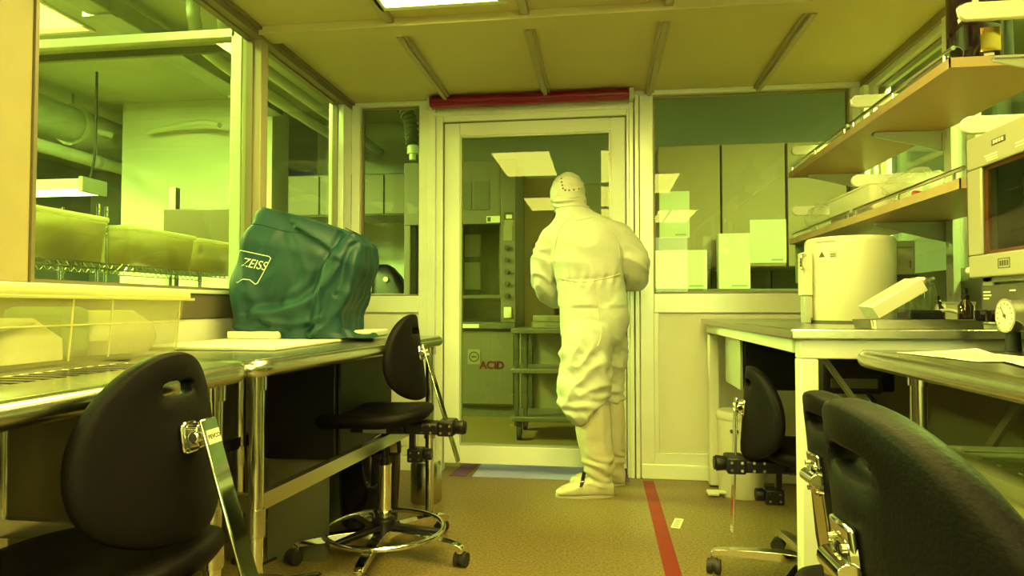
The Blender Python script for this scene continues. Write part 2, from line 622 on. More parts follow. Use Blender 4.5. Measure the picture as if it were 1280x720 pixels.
# partition frame standing outside the left panes
p = struct_root('trim_3')
b = MB().box(-4.2, -1.70, 2.84, 2.92, 2.268, 2.312).box(-1.72, -1.665, 2.84, 2.92, 0, 2.312)
b.build('frame', 'frame_metal', p, bevel=.004)
MB().box(-4.2, -1.72, 2.92, 2.945, 2.235, 2.29).build('blind_box', 'frame_dark', p, bevel=.003)
MB().box(-4.2, -1.72, 2.872, 2.88, .0, 2.268).build('pane', 'clear_glass', p, smooth=False)

# ------------------------------------------------------------------ lights
def ceiling_light(x0, x1, y0, y1, z, label, lamp='lamp_yellow', group=None):
    t = thing('ceiling_light', label, 'ceiling light', ((x0 + x1) / 2, (y0 + y1) / 2, z), group=group)
    hx, hy, w = (x1 - x0) / 2, (y1 - y0) / 2, .03
    b = MB()
    for a0, a1, c0, c1 in ((-hx - w, -hx, -hy - w, hy + w), (hx, hx + w, -hy - w, hy + w), (-hx, hx, -hy - w, -hy), (-hx, hx, hy, hy + w)):
        b.box(a0, a1, c0, c1, -.022, -.001)
    b.build('frame', 'frame_metal', t, bevel=.003)
    MB().box(-hx, hx, -hy, hy, -.016, -.001).build('diffuser', lamp, t, smooth=False)
    return t

ceiling_light(-.90, -.42, 1.63, 2.64, ZC, 'bright ceiling panel light just cut by the top picture edge')
ceiling_light(-.90, -.42, -.64, .39, ZC, 'yellow ceiling light seen as the lower reflection in the door glass')
ceiling_light(.27, .745, .54, 1.63, ZC, 'yellow ceiling light seen as the upper reflection in the wide pane')
ceiling_light(.75, 1.25, -2.08, -.78, ZC, 'yellow ceiling light seen as the lower reflection in the wide pane')
for k, y in enumerate((1.9, .3, -1.3)):  # unseen row of lights added to brighten the back wall
    ceiling_light(.0, .24, y - .7, y + .7, ZC, ['added unseen narrow light over the walkway nearest the door', 'added unseen narrow light over the middle of the walkway', 'added unseen narrow light over the walkway behind the camera'][k])
ceiling_light(-5.3, -4.36, 3.9, 5.05, 3.4, 'warm ceiling light above the header of the outer partition', 'lamp_outside_warm')
# ------------------------------------------------------------------ outer hall (seen through the left panes)
for i, (x, y) in enumerate(((-4.3, 3.55), (-6.4, 1.2), (-7.2, 3.3), (-3.1, .2))):  # lamps added out of view to light the hall walls
    ceiling_light(x - .35, x + .35, y - .5, y + .5, 3.4, ['added pale hall light hidden above the partition', 'added unseen hall light far left of the big duct', 'added unseen hall light beyond the big duct', 'added unseen hall light beside the near left panes'][i], 'lamp_outside' if i < 3 else 'lamp_outside_dim')

def pipe(name, pts, r, m, label, cat='pipe', clamps=()):
    t = thing(name, label, cat, pts[0])
    p0 = Vector(pts[0])
    pp = [Vector(p) - p0 for p in pts]
    MB().tube(pp, r, 14).build('run', m, t)
    for c in clamps:
        c = Vector(c) - p0
        MB().cyl(c + Vector((0, -.03, 0)), c + Vector((0, .03, 0)), r * 1.18, n=16).cyl(c, c + Vector((0, 0, 3.4 - p0.z - c.z)), .012, n=8).build('hanger', 'duct_metal', t)
    return t

pipe('air_duct', [(-5.9, 3.0, 3.05), (-5.9, 10.4, 3.05)], .20, 'duct_metal', 'large round duct running away along the hall ceiling', 'duct', [(-5.9, 6.6, 3.05), (-5.9, 7.6, 3.05), (-5.9, 8.6, 3.05)])
pipe('conduit', [(-5.85, 3.0, 2.70), (-5.85, 10.4, 2.70)], .07, 'pipe_white', 'pale pipe running just below the large round duct', 'pipe', [(-5.85, 6.9, 2.70), (-5.85, 8.0, 2.70)])
t = thing('ceiling_duct', 'square grey duct crossing above the outer partition header', 'duct', (-3.66, 4.0, 3.22))
MB().box(-.10, .10, -.2, 2.95, -.06, .08).build('run', 'duct_metal', t, bevel=.01)
for y in (.3, 2.2):
    MB().box(-.12, .12, y, y + .06, -.08, .18).build('hanger', 'duct_metal', t)
pipe('conduit', spline([(-5.2, 6.9, 3.02), (-4.7, 6.8, 3.06), (-4.35, 6.7, 3.05), (-4.12, 6.6, 2.98)], 6), .03, 'pipe_white', 'thin pale pipe bending down in front of the plaster wall')
pipe('conduit', [(-6.6, 5.2, 3.25), (-5.66, 6.9, 3.0)], .04, 'pipe_white', 'thin pale pipe slanting towards the plaster wall corner')
pipe('conduit', spline([(-3.10, 4.6, 3.38), (-3.10, 4.62, 3.2), (-3.10, 4.8, 3.03), (-3.08, 6.0, 2.98), (-3.05, 8.1, 2.96)], 6), .05, 'pipe_white', 'white pipe dropping from the ceiling nearest the left post')
pipe('conduit', spline([(-2.86, 4.6, 3.38), (-2.86, 4.62, 3.2), (-2.86, 4.8, 3.06), (-2.85, 6.0, 3.03), (-2.82, 8.1, 3.0)], 6), .05, 'pipe_white', 'white pipe dropping from the ceiling beside its twin')
pipe('conduit', [(-6.9, 7.6, 3.2), (-5.7, 7.6, 2.80)], .03, 'pipe_white', 'thin cross pipe hanging over the large duct')

# pendant bench lamp
t = thing('pendant_lamp', 'hanging fluorescent lamp with pale hood above the stacked bins', 'lamp', (-5.50, 6.0, 2.24))
sec = [(-.16, -.06), (-.10, .05), (.10, .05), (.16, -.06)]
MB().loft([[Vector((x, a, c)) for a, c in sec] for x in (-.62, .36)]).build('lamp_hood', 'pipe_white', t)
MB().box(-.60, .34, -.13, .13, -.085, -.061).build('diffuser', 'lamp_tube', t, bevel=.004)
for x in (-.66, .36):
    MB().box(x, x + .045, -.165, .165, -.09, .06).build('end_cap', 'duct_metal', t, bevel=.004)
MB().tube(spline([(.33, 0, .05), (.38, 0, .2), (.40, 0, .5), (.40, 0, 1.32)], 6), .012, 8).build('cord', 'cable_black', t)
MB().tube([(-.5, 0, .05), (-.5, 0, 1.32)], .008, 8).build('cord', 'cable_black', t)

# wire rack with plastic bins, just outside the partition
t = thing('wire_rack', 'chrome wire rack standing outside the left glass', 'rack', (-3.15, 4.1, 0))
for z in (.55, 1.262):
    b = MB()
    for k in range(70):
        y = -1.03 + k * .03
        b.box(-.235, .235, y - .002, y + .002, z - .004, z)
    for x in (-.235, 0, .235):
        b.box(x - .003, x + .003, -1.04, 1.06, z - .008, z - .003)
    for x in (-.238, .238):
        b.box(x - .003, x + .003, -1.04, 1.06, z - .04, z - .034)
        for k in range(34):
            y = -1.02 + k * .06
            b.bar([(x, y, z - .037), (x, y + .03, z - .005), (x, y + .06, z - .037)], .004, .004, up=(1, 0, 0))
    b.build('wire_shelf', 'wire_chrome', t, smooth=False)
for x, y in ((.10, -.475), (.06, -.36), (-.22, -.40), (.22, 1.04), (-.22, 1.04), (-.22, -1.04)):
    b = MB().cyl((x, y, 0), (x, y, 1.63 if y < 1 else 1.6), .014, n=14)
    for z in (.55, 1.262):
        b.cyl((x, y, z - .05), (x, y, z + .005), .019, n=14)
    b.build('post', 'steel_bright', t)

def tub(name, label, loc, L, D, H, rz=0, group=None, lid=True, m='bin_plastic', contents=0, cm='bag_contents', cat='storage bin', lm='lid_plastic', rib=2, wall=.004, seed=1):
    """open tapered plastic box, local y along its length; lid and contents are parts"""
    t = thing(name, label, cat, loc, rz, group)
    r = .04
    def rr(w, d, z, rad):
        return ring_xy(rounded_rect(w, d, rad), z)
    k = .90
    rings = [rr(D * k, L * (k + .03), 0, r), rr(D * (k + .035), L * (k + .055), H * .5, r), rr(D * (k + .045), L * (k + .06), H * .52, r), rr(D * .97, L * .985, H * .9, r), rr(D, L, H * .9, r), rr(D, L, H * .97, r),
             rr(D - 2 * wall - .01, L - 2 * wall - .01, H * .97, r), rr(D * .965 - 2 * wall, L * .98 - 2 * wall, H * .9, r), rr(D * k - 2 * wall, L * (k + .03) - 2 * wall, wall * 1.5, r)]
    MB().loft(rings, True, True).build('tub_body', m, t)
    if lid:
        b = MB()
        b.loft([rr(D + .006, L + .006, H * .88, r), rr(D + .012, L + .012, H * .90, r), rr(D + .012, L + .012, H * .985, r), rr(D - .012, L - .012, H * 1.0, r), rr(D - .07, L - .07, H * 1.0, r), rr(D - .08, L - .08, H * .985, r)])
        for q in range(-rib, rib + 1):
            y = q * L / (2 * rib + 1.5)
            b.box(-D * .36, D * .36, y - .008, y + .008, H * .985, H * .997)
        b.build('lid', lm, t)
    rnd = random.Random(seed)
    for q in range(contents):
        cx = (rnd.random() - .5) * D * .3
        cy = (q + .5) / contents * L * .78 - L * .39
        rx, ry, rz_ = D * .3, L * .36 / contents, H * (.22 + .14 * rnd.random())
        b = MB()
        n, mm = 20, 14
        rings = []
        for i in range(1, mm):
            th = PI * i / mm
            rg = []
            for j in range(n):
                a = 2 * PI * j / n
                v = Vector((math.sin(th) * math.cos(a), math.sin(th) * math.sin(a), -math.cos(th)))
                w = 1 + .28 * noise.noise(v * 1.7 + Vector((seed * 3.1 + q, 0, 0)))
                v = Vector((math.copysign(abs(v.x) ** .7, v.x), math.copysign(abs(v.y) ** .7, v.y), v.z))
                rg.append(Vector((cx + v.x * rx * w, cy + v.y * ry * w, .02 + rz_ + v.z * rz_ * min(w, 1.1))))
            rings.append(rg)
        b.loft(rings).build('bag', cm, t, smooth=True)
    return t

g = 'plastic bins on the outer rack'
tub('storage_bin', 'cloudy lidded bin on the wire rack nearest the camera side', (-3.16, 3.29, 1.263), .60, .44, .275, 0, g, contents=1, seed=2)
tub('storage_bin', 'cloudy lidded bin in the middle of the wire rack', (-3.16, 4.10, 1.263), .70, .44, .255, 0, g, contents=2, seed=5)
tub('storage_bin', 'cloudy lidded bin on the wire rack beside the left post', (-3.16, 4.83, 1.263), .66, .44, .25, 0, g, contents=1, seed=9)

# brown panel and things behind the bins
t = thing('backboard', 'brown board standing behind the bins beyond the left glass', 'board', (-3.30, 5.0, 0))
MB().box(-.30, .42, -.02, .02, 1.50, 1.81).build('board', 'board_brown', t, bevel=.01)
for x in (-.26, .38):
    MB().box(x - .02, x + .02, -.02, .02, 0, 1.50).build('stand', 'duct_metal', t)
o = MB().box(-.03, .03, -.03, .03, 0, 2.02).box(-.06, .06, -.06, .06, 0, .02).build('upright_post', 'duct_metal', loc=(-3.62, 5.15, 0)); tag(o, 'dark upright post behind the brown board', 'post')

# things seen through the narrow left back pane
t = thing('wall_cabinet', 'long olive wall cabinet seen through the narrow pane', 'cabinet', (-2.5, 7.3, 0))
MB().box(-1.05, .48, -.25, .35, 2.02, 2.50).build('cabinet_body', 'hood_dark', t, bevel=.01)
for k in range(4):
    MB().box(-1.03 + k * .38, -1.03 + k * .38 + .36, -.27, -.25, 2.04, 2.48).build('door', 'hood_grey', t, bevel=.004)
t = thing('base_cabinet', 'low olive cabinet under the draped instrument behind the narrow pane', 'cabinet', (-2.5, 7.3, 0))
MB().box(-1.05, .48, -.20, .30, 0, 1.11).build('cabinet_body', 'hood_grey', t, bevel=.01)
MB().box(-1.07, .5, -.24, .32, 1.11, 1.15).build('worktop', 'duct_metal', t, bevel=.005)
t = thing('covered_instrument', 'dark draped instrument on the bench behind the narrow pane', 'instrument cover', (-2.40, 7.24, 1.151))
rg = []
for w, dpt, z, cx in ((.44, .30, 0, .02), (.42, .29, .03, .02), (.32, .24, .2, -.03), (.24, .18, .30, -.08), (.12, .10, .335, -.08)):
    rg.append([Vector((x + cx, y, z)) for x, y in rounded_rect(w, dpt, min(w, dpt) * .3)])
MB().loft(rg).build('cover', 'black_plastic', t)
MB().cyl((0, -.155, .16), (0, -.135, .16), .028, n=20).build('badge', 'logo_white', t)
t = thing('wall_sheet', 'white board on the wall above the dark draped instrument', 'board', (-2.1, 8.15, 1.55))
MB().box(-.34, .34, -.02, .04, -.35, .35).build('board', 'paper', t, bevel=.004)
t = thing('flexible_hose', 'dark ribbed hose hanging at the top of the narrow pane', 'hose', (-1.55, 5.25, 2.44))
pts = spline([(-.20, 0, .30), (-.10, 0, .24), (-.02, 0, .10), (.0, 0, -.10)], 20)
rad = [.055 + .009 * math.sin(i * 1.6) for i in range(len(pts))]
MB().tube(pts, rad, 16).build('hose', 'hose_dark', t)
MB().cyl((0, 0, -.10), (0, 0, -.17), .045).cyl((0, 0, -.17), (0, 0, -.22), .028).build('nozzle', 'pipe_white', t)
MB().tube([(-.20, 0, .30), (-.28, 0, .36), (-.28, 0, .95)], .05, 14).build('elbow', 'hose_dark', t)

# ------------------------------------------------------------------ back room
ceiling_light(2.3, 3.3, 4.4, 5.0, 3.4, 'added unseen light for the back room beyond the right corner', 'lamp_backroom')  # added out of view to light the back room cupboards
ceiling_light(.8, 1.9, 4.3, 4.9, 3.4, 'added unseen light for the back room above the wide pane', 'lamp_backroom')  # second added back room light, kept out of view

t = thing('fume_hood', 'tall grey fume hood behind the door with ACID cabinet below', 'fume hood', (-1.30, 5.9, 0))
W0, W1 = -.52, .53
b = MB()
b.box(W0, W1 - .004, .06, .896, 1.78, 2.336)
b.box(W0, W0 + .06, .0, .896, .86, 1.78)
b.box(W0, W1 - .004, .84, .9, .86, 1.78)
b.build('hood_body', 'hood_grey', t, bevel=.006)
b = MB().box(W0, W1 - .135, -.01, .06, 1.76, 2.34)
b.build('upper_panel', 'hood_grey', t, bevel=.004)
b = MB().box(-.20, .12, -.016, -.008, 1.89, 2.15).box(.145, .285, -.016, -.008, 1.89, 2.15)
b.build('vent_panel', 'hood_dark', t)
b = MB().box(W1 - .135, W1, -.03, .9, .86, 2.34)
b.build('control_column', 'hood_grey', t, bevel=.006)
for z in (1.535, 1.425, 1.317, 1.21, 1.10):
    MB().cyl((W1 - .075, -.03, z), (W1 - .075, -.055, z), .024, n=18).cyl((W1 - .075, -.055, z), (W1 - .075, -.062, z), .014, n=14).build('knob', 'print_dark', t)
b = MB().box(W1 - .11, W1 - .03, -.036, -.03, 1.60, 1.74).box(W1 - .10, W1 - .02, -.034, -.03, 1.74, 1.79)
b.build('switch_plate', 'hood_inside', t)
MB().box(W1 - .105, W1 - .025, -.040, -.03, 1.79, 1.86).build('display', 'print_dark', t, bevel=.003)
MB().box(W1 - .085, W1 - .03, -.042, -.03, 1.80, 1.835).build('display_label', 'paper', t)
MB().box(.26, .385, -.015, -.009, 1.77, 1.83).build('sign', 'paper', t)
MB().box(.27, .30, -.018, -.014, 1.78, 1.82).build('sign_mark', 'print_dark', t)
MB().box(W1 - .105, W1 - .035, -.046, -.03, .90, 1.0).build('socket', 'paper', t, bevel=.006)
b = MB().box(W0 + .06, W1 - .135, .08, .085, 1.10, 1.76)
b.build('sash_glass', 'clear_glass', t, smooth=False)
b = MB().box(W0 + .06, W1 - .135, .05, .09, 1.08, 1.11).box(W0 + .06, W0 + .09, .06, .09, 1.1, 1.76).box(W1 - .165, W1 - .135, .06, .09, 1.1, 1.76)
b.build('sash_frame', 'hood_dark', t)
b = MB().box(W0 + .06, W1 - .135, .80, .84, .86, 1.78)
b.build('liner', 'hood_inside', t)
MB().box(-.10, .06, .74, .79, 1.52, 1.75).build('notice', 'paper', t)
MB().box(-.10, .06, .74, .79, 1.18, 1.46).build('notice', 'paper', t)
MB().box(W0, W1, -.05, .9, .80, .86).build('worktop', 'hood_dark', t, bevel=.008)
MB().box(.02, .20, -.056, -.048, .81, .845).build('worktop_label', 'paper', t)
c = MB().box(W0, W1, .0, .88, .10, .80).build('acid_cabinet', 'hood_grey', t, bevel=.006)
MB().box(W0 + .02, W1 - .02, -.015, .0, .12, .78).build('cabinet_door', 'hood_grey', t, bevel=.004)
MB().box(W0, W1, .03, .85, 0, .10).build('plinth', 'hood_dark', t)
Mx = axes((.313, -.017, .47), (1, 0, 0), (0, 0, 1))
text('lettering', 'ACID', .094, Mx, 'print_red', t, .001, bold=.004)
MB().box(.09, .205, -.020, -.014, .48, .615).build('badge_plate', 'hood_inside', t)
b = MB()
n = 28
for j in range(n):
    a0, a1 = 2 * PI * j / n, 2 * PI * (j + 1) / n
    b.bar([(.148 + .042 * math.cos(a0), -.022, .548 + .042 * math.sin(a0)), (.148 + .042 * math.cos(a1), -.022, .548 + .042 * math.sin(a1))], .010, .004, up=(0, 1, 0))
b.box(.125, .171, -.024, -.019, .541, .555)
b.build('badge_ring', 'print_dark', t)

# utility cart beside the hood
t = thing('utility_cart', 'open shelf cart on casters behind the door glass', 'cart', (-.12, 5.15, 0))
for x in (-.52, -.455, .52):
    for y in (-.2, .2):
        MB().box(x - .016, x + .016, y - .016, y + .016, .10, .80).build('post', 'print_dark', t, bevel=.003)
for z, m in ((.14, 'hood_dark'), (.50, 'hood_grey'), (.80, 'hood_grey')):
    MB().box(-.56, .56, -.24, .24, z, z + .035).build('shelf', m, t, bevel=.006)
MB().box(-.55, .55, .215, .225, .17, .82).build('back_panel', 'hood_inside', t)
for x in (-.5, .5):
    for y in (-.2, .2):
        MB().cyl((x - .015, y, .05), (x + .015, y, .05), .05, n=20).box(x - .02, x + .02, y - .02, y + .02, .05, .14).build('caster', 'rubber', t)
o = MB().box(-.12, .12, -.09, .09, 0, .05).build('instrument_box', 'hood_inside', loc=(-.40, 5.08, .885), bevel=.006); tag(o, 'small white labelled box topmost of two on the cart', 'box')
MB().box(-.09, .0, -.094, -.088, .012, .038).build('box_label', 'print_grey', o)
o = MB().box(-.13, .13, -.09, .09, 0, .05).build('instrument_box', 'hood_inside', loc=(-.40, 5.08, .835), bevel=.006); tag(o, 'small white labelled box lowest of two on the cart', 'box')
MB().box(-.11, -.03, -.094, -.088, .012, .038).build('box_label', 'print_grey', o)
t = tub('storage_bin', 'grey lidded tub on the bottom shelf of the cart', (.02, 5.12, .175), .36, .58, .22, 0, None, m='bin_plastic', seed=4)
t = thing('cardboard_box', 'pale open box on top of the cart behind the person', 'box', (.02, 5.15, .835))
MB().box(-.22, .22, -.16, .16, 0, .12).build('box_body', 'cabinet_tan', t, bevel=.004)
MB().box(-.23, .23, -.17, .17, .12, .135).build('lid', 'hood_inside', t, bevel=.004)

# pale wall cabinet and brown column behind the cart
t = thing('service_column', 'dark brown service column between fume hood and pale cabinet', 'column', (-.62, 6.7, 0))
MB().box(-.15, .15, -.15, .3, 0, 2.30).build('column_body', 'cabinet_brown', t, bevel=.005)
for i in range(3):
    for j in range(2):
        MB().cyl((-.06 + .1 * j, -.15, 1.25 + .1 * i), (-.06 + .1 * j, -.21, 1.25 + .1 * i), .018, n=12).build('valve', 'steel_bright', t)
t = thing('tall_cupboard', 'pale tall cupboard behind the person at the far wall', 'cupboard', (.04, 6.75, 0))
MB().box(-.465, .465, -.1, .24, .0, 2.25).build('cupboard_body', 'hood_inside', t, bevel=.008)
MB().box(-.46, -.01, -.125, -.1, .95, 2.23).build('door', 'hood_inside', t, bevel=.005)
MB().box(.01, .46, -.125, -.1, .95, 2.23).build('door', 'hood_inside', t, bevel=.005)
MB().box(-.46, .46, -.125, -.1, .07, .93).build('door', 'hood_inside', t, bevel=.005)
for x in (-.06, .06):
    MB().cyl((x, -.15, 1.2), (x, -.15, 1.4), .01, n=10).box(x - .006, x + .006, -.15, -.12, 1.2, 1.22).box(x - .006, x + .006, -.15, -.12, 1.38, 1.4).build('handle', 'print_dark', t)

# tall cupboards and paper sheets beyond the wide pane
xs = [.52, 1.09, 1.665, 2.24]
labs = ['tan tall cupboard beyond the wide pane nearest the door', 'tan tall cupboard beyond the middle of the wide pane', 'tan tall cupboard beyond the wide pane nearest the shelves']
for i in range(3):
    t = thing('tall_cupboard', labs[i], 'cupboard', ((xs[i] + xs[i + 1]) / 2, 6.22, 0), group='tan cupboards in the back room')
    MB().box(-.282, .282, .0, .62, 1.36, 2.50).build('cupboard_body', 'cabinet_tan', t, bevel=.004)
    MB().box(-.276, .276, -.02, .0, 1.37, 2.49).build('door', 'cabinet_tan', t, bevel=.003)
    MB().box(-.282, .282, .1, .62, .0, .94).build('base_unit', 'hood_grey', t, bevel=.004)
    MB().box(-.285, .285, .02, .62, .94, .98).build('worktop', 'duct_metal', t, bevel=.004)
    MB().box(-.282, .282, .55, .62, .98, 1.36).build('back_panel', 'hood_dark', t)
for x0, x1, z0, z1, lab in ((.40, .93, 1.16, 1.508, 'low white carton standing at left beyond the wide pane'), (1.03, 1.30, 1.16, 1.652, 'tall white carton at the middle beyond the wide pane')):
    t = thing('carton', lab, 'carton', ((x0 + x1) / 2, 6.04, z0))
    MB().box(-(x1 - x0) / 2, (x1 - x0) / 2, -.04, .08, 0, z1 - z0).build('carton_body', 'card_white', t, bevel=.004)
    MB().box((x1 - x0) / 2 - .16, (x1 - x0) / 2 - .03, -.043, -.04, .02, .035).build('print', 'print_grey', t)
for x0, x1, z0, z1, lab in ((.535, .806, 1.64, 2.07, 'white sheet on the cupboard door at left beyond the wide pane'), (1.34, 1.655, 1.40, 1.793, 'white square sheet on the cupboard door beside the shelf ends')):
    t = thing('paper_sheet', lab, 'paper sheet', ((x0 + x1) / 2, 6.197, z0))
    MB().box(-(x1 - x0) / 2, (x1 - x0) / 2, -.006, .002, 0, z1 - z0).build('sheet', 'card_white', t)
    MB().box((x1 - x0) / 2 - .13, (x1 - x0) / 2 - .03, -.008, -.005, .02, .035).build('print', 'print_grey', t)
t = thing('side_bench', 'low olive bench under the cartons in the back room', 'bench', (.9, 6.1, 0))
MB().box(-.7, 1.0, -.12, .12, 1.12, 1.16).build('bench_top', 'hood_dark', t, bevel=.004)
for x in (-.66, .96):
    MB().box(x - .03, x + .03, -.1, .1, 0, 1.12).build('leg', 'hood_dark', t)
# lights of the side corridor on the right
ceiling_light(2.2, 2.5, 2.2, 3.6, 2.9, 'pale strip light of the corridor behind the shelf uprights', 'lamp_outside')
ceiling_light(2.2, 2.5, 4.6, 5.8, 3.4, 'pale strip light beyond the right corner of the room', 'lamp_backroom')
# ------------------------------------------------------------------ steel work tables
def steel_table(name, label, loc, rz, D, L, H, front, legs, strip=None, stretcher=None, ends=(True, True), cat='table', shelf=None):
    """D along x, L along y from 0; front = +1 or -1: which x side carries the rolled edge (at x=0)"""
    t = thing(name, label, cat, loc, rz)
    s = -front
    r = .024
    b = MB()
    xa, xb = sorted((s * r, s * D))
    if strip is None:
        b.box(xa, xb, r, L - r, -.016, 0)
    else:
        sx0, sx1 = sorted((s * strip[0], s * strip[1]))
        for a0, a1 in ((xa, sx0), (sx1, xb)):
            b.box(a0, a1, r, L - r, -.016, 0)
        b.box(sx0, sx1, r, L - r, -.03, -.018)
    b.build('top', 'steel', t, bevel=.002)
    if strip is not None:
        b = MB()
        k = int((L - .06) / .036)
        for i in range(k):
            y = .03 + i * .036
            b.box(sx0, sx1, y, y + .013, -.012, .001)
        b.build('perforated_strip', 'steel_bright', t)
        MB().box(sx0, sx1, r, L - r, -.0165, -.0155).build('strip_backing', 'dark_slot', t)
    b = MB()
    pts = [(s * D, r, -r)] if ends[0] else []
    pts += spline([(s * .09, r, -r), (s * .045, r + .004, -r), (s * r, r + .03, -r), (s * r, r + .09, -r)], 5) if ends[0] else [(s * r, 0, -r)]
    pts += spline([(s * r, L - .09 - r, -r), (s * r, L - .03 - r, -r), (s * .045, L - r - .004, -r), (s * .09, L - r, -r)], 5) if ends[1] else [(s * r, L, -r)]
    if ends[1]:
        pts.append((s * D, L - r, -r))
    b.tube(pts, r, 14)
    b.build('rolled_edge', 'steel', t)
    for x, y in legs:
        l = MB().cyl((s * x, y, .0 - H + .04), (s * x, y, -.02), .0205, n=20).cyl((s * x, y, -.085), (s * x, y, -.018), .026, n=20)
        lg = l.build('leg', 'steel_bright', t)
        MB().cyl((s * x, y, .38 - H), (s * x, y, .455 - H), .0265, n=20).build('collar', 'steel', lg)
        MB().cyl((s * x, y, -H), (s * x, y, .045 - H), .017, n=16).cyl((s * x, y, -H), (s * x, y, .012 - H), .028, n=16).build('foot', 'rubber', lg)
    if stretcher:
        z = stretcher - H
        x0 = min(x for x, y in legs); x1 = max(x for x, y in legs)
        ya = min(y for x, y in legs); yb = max(y for x, y in legs)
        b = MB()
        b.bar([(s * x0, ya, z), (s * x0, yb, z)], .028, .045)
        b.bar([(s * x1, ya, z), (s * x1, yb, z)], .028, .045)
        b.bar([(s * x0, ya, z), (s * x1, ya, z)], .028, .045)
        b.bar([(s * x0, yb, z), (s * x1, yb, z)], .028, .045)
        b.build('stretcher', 'cast_metal', t)
    if shelf:
        xs0, xs1 = sorted((s * .08, s * (D - .03)))
        MB().box(xs0, xs1, .05, L - .05, shelf - H - .02, shelf - H).build('lower_shelf', 'steel', t, bevel=.004)
    return t

steel_table('work_table', 'near steel work table with slotted strip and round rolled edge under the clear bin', (-.872, -.25, .86), 0, .68, 1.82, .86, 1, [(.05, .10), (.05, 1.72), (.63, .10), (.63, 1.72)], strip=(.19, .33), stretcher=.45)
steel_table('work_table', 'long steel work table carrying the green covered microscope', (-.885, 1.605, .86), R(-5), .655, 1.53, .86, 1, [(.05, .07), (.05, 1.44), (.60, .07), (.60, .78), (.60, 1.44)], stretcher=.47)
steel_table('work_table', 'near right steel work table with rolled edge below the vacuum oven', (.70, .35, .88), 0, .77, 1.635, .88, -1, [(.12, .10), (.12, 1.50), (.70, .10), (.70, 1.50)], shelf=.27)

# far right table: square frame legs and a thick flat steel top
t = thing('work_table', 'square legged steel work table carrying the white vessel', 'table', (.562, 2.06, .934))
MB().box(0, .86, 0, 1.80, -.030, 0).build('top', 'steel', t, bevel=.004)
b = MB().box(.03, .84, .025, .075, -.09, -.031).box(.03, .84, 1.73, 1.78, -.08, -.031).box(.02, .055, .07, 1.74, -.075, -.031).box(.79, .84, .07, 1.74, -.08, -.031)
b.build('top_frame', 'frame_metal', t, bevel=.004)
for x, y in ((.03, .025), (.03, 1.73), (.79, .025), (.79, 1.73)):
    lg = MB().box(x, x + .055, y, y + .055, -.925, -.09).build('leg', 'frame_metal', t, bevel=.006)
    MB().box(x + .005, x + .05, y + .005, y + .05, -.934, -.925).build('foot', 'rubber', lg)
b = MB()
b.bar([(.12, .10, -.09), (.40, .10, -.50)], .012, .035, up=(0, 1, 0))
b.bar([(.76, .10, -.09), (.50, .10, -.50)], .012, .035, up=(0, 1, 0))
b.build('brace', 'hood_dark', t)
t2 = thing('power_unit', 'black box hanging under the front of the square legged table', 'box', (.79, 2.33, .72))
MB().box(-.08, .10, -.09, .09, 0, .13).build('case', 'black_plastic', t2, bevel=.01)
MB().box(-.06, .08, -.096, -.09, .02, .05).build('panel', 'oven_panel', t2)
MB().box(-.02, .02, -.02, .02, .13, .183).build('bracket', 'bracket_grey', t2)
MB().tube(spline([(.08, 0, .0), (.11, 0, -.05), (.08, .02, -.1), (.12, .02, -.2)], 5), .007, 8).build('cord', 'cable_black', t2)
t2 = thing('equipment_box', 'dark wide box hung below the square legged table at its far end', 'box', (.98, 3.35, .615))
MB().box(-.33, .33, -.18, .18, 0, .235).build('case', 'black_plastic', t2, bevel=.012)
MB().box(-.345, -.33, -.18, .18, .0, .235).build('side_plate', 'bracket_grey', t2, bevel=.003)
MB().box(-.05, .05, -.05, .05, .235, .285).build('bracket', 'bracket_grey', t2)

# trash bin
t = thing('pedal_bin', 'white round pedal bin with flat lid under the far table', 'bin', (.735, 3.665, 0))
MB().lathe([(.112, 0), (.116, .01), (.120, .40), (.118, .405)], n=36).build('bin_body', 'bin_white', t)
MB().lathe([(.124, .403), (.127, .415), (.126, .435), (.115, .448), (.04, .455), (.002, .456)], n=36).build('lid', 'bin_white', t)
MB().box(-.075, -.035, -.124, -.100, .345, .362).build('grip', 'print_dark', t, bevel=.004)
MB().box(-.15, -.09, -.075, -.035, .018, .032).box(-.185, -.13, -.095, -.015, .012, .026).build('pedal', 'bin_white', t, bevel=.004)

# ------------------------------------------------------------------ shelves with their brackets
for i, (z, y0, y1, lab) in enumerate(((1.765, 2.155, 3.90, 'upper brown laminate shelf with steel lip rail'), (1.385, 2.11, 3.90, 'lower brown laminate shelf with steel lip rail'))):
    t = thing('shelf', lab, 'shelf', (1.06, y0, z))
    L = y1 - y0
    MB().box(.003, .36, .003, L, -.030, -.001).build('board', 'shelf_laminate', t)
    MB().box(0, .36, 0, .004, -.0305, 0).box(0, .004, 0, L, -.0305, 0).build('edge_band', 'shelf_edge', t)
    b = MB().tube([(.012, .0, .030), (.012, L * .48, .030)], .0075, 10).tube([(.012, L * .50, .030), (.012, L - .01, .030)], .0075, 10)
    b.build('lip_rail', 'chrome', t)
    for k in (.03, .24, .46, .52, .75, .98):
        MB().cyl((.012, L * k, -.001), (.012, L * k, .029), .0055, n=10).build('rail_post', 'chrome', t)
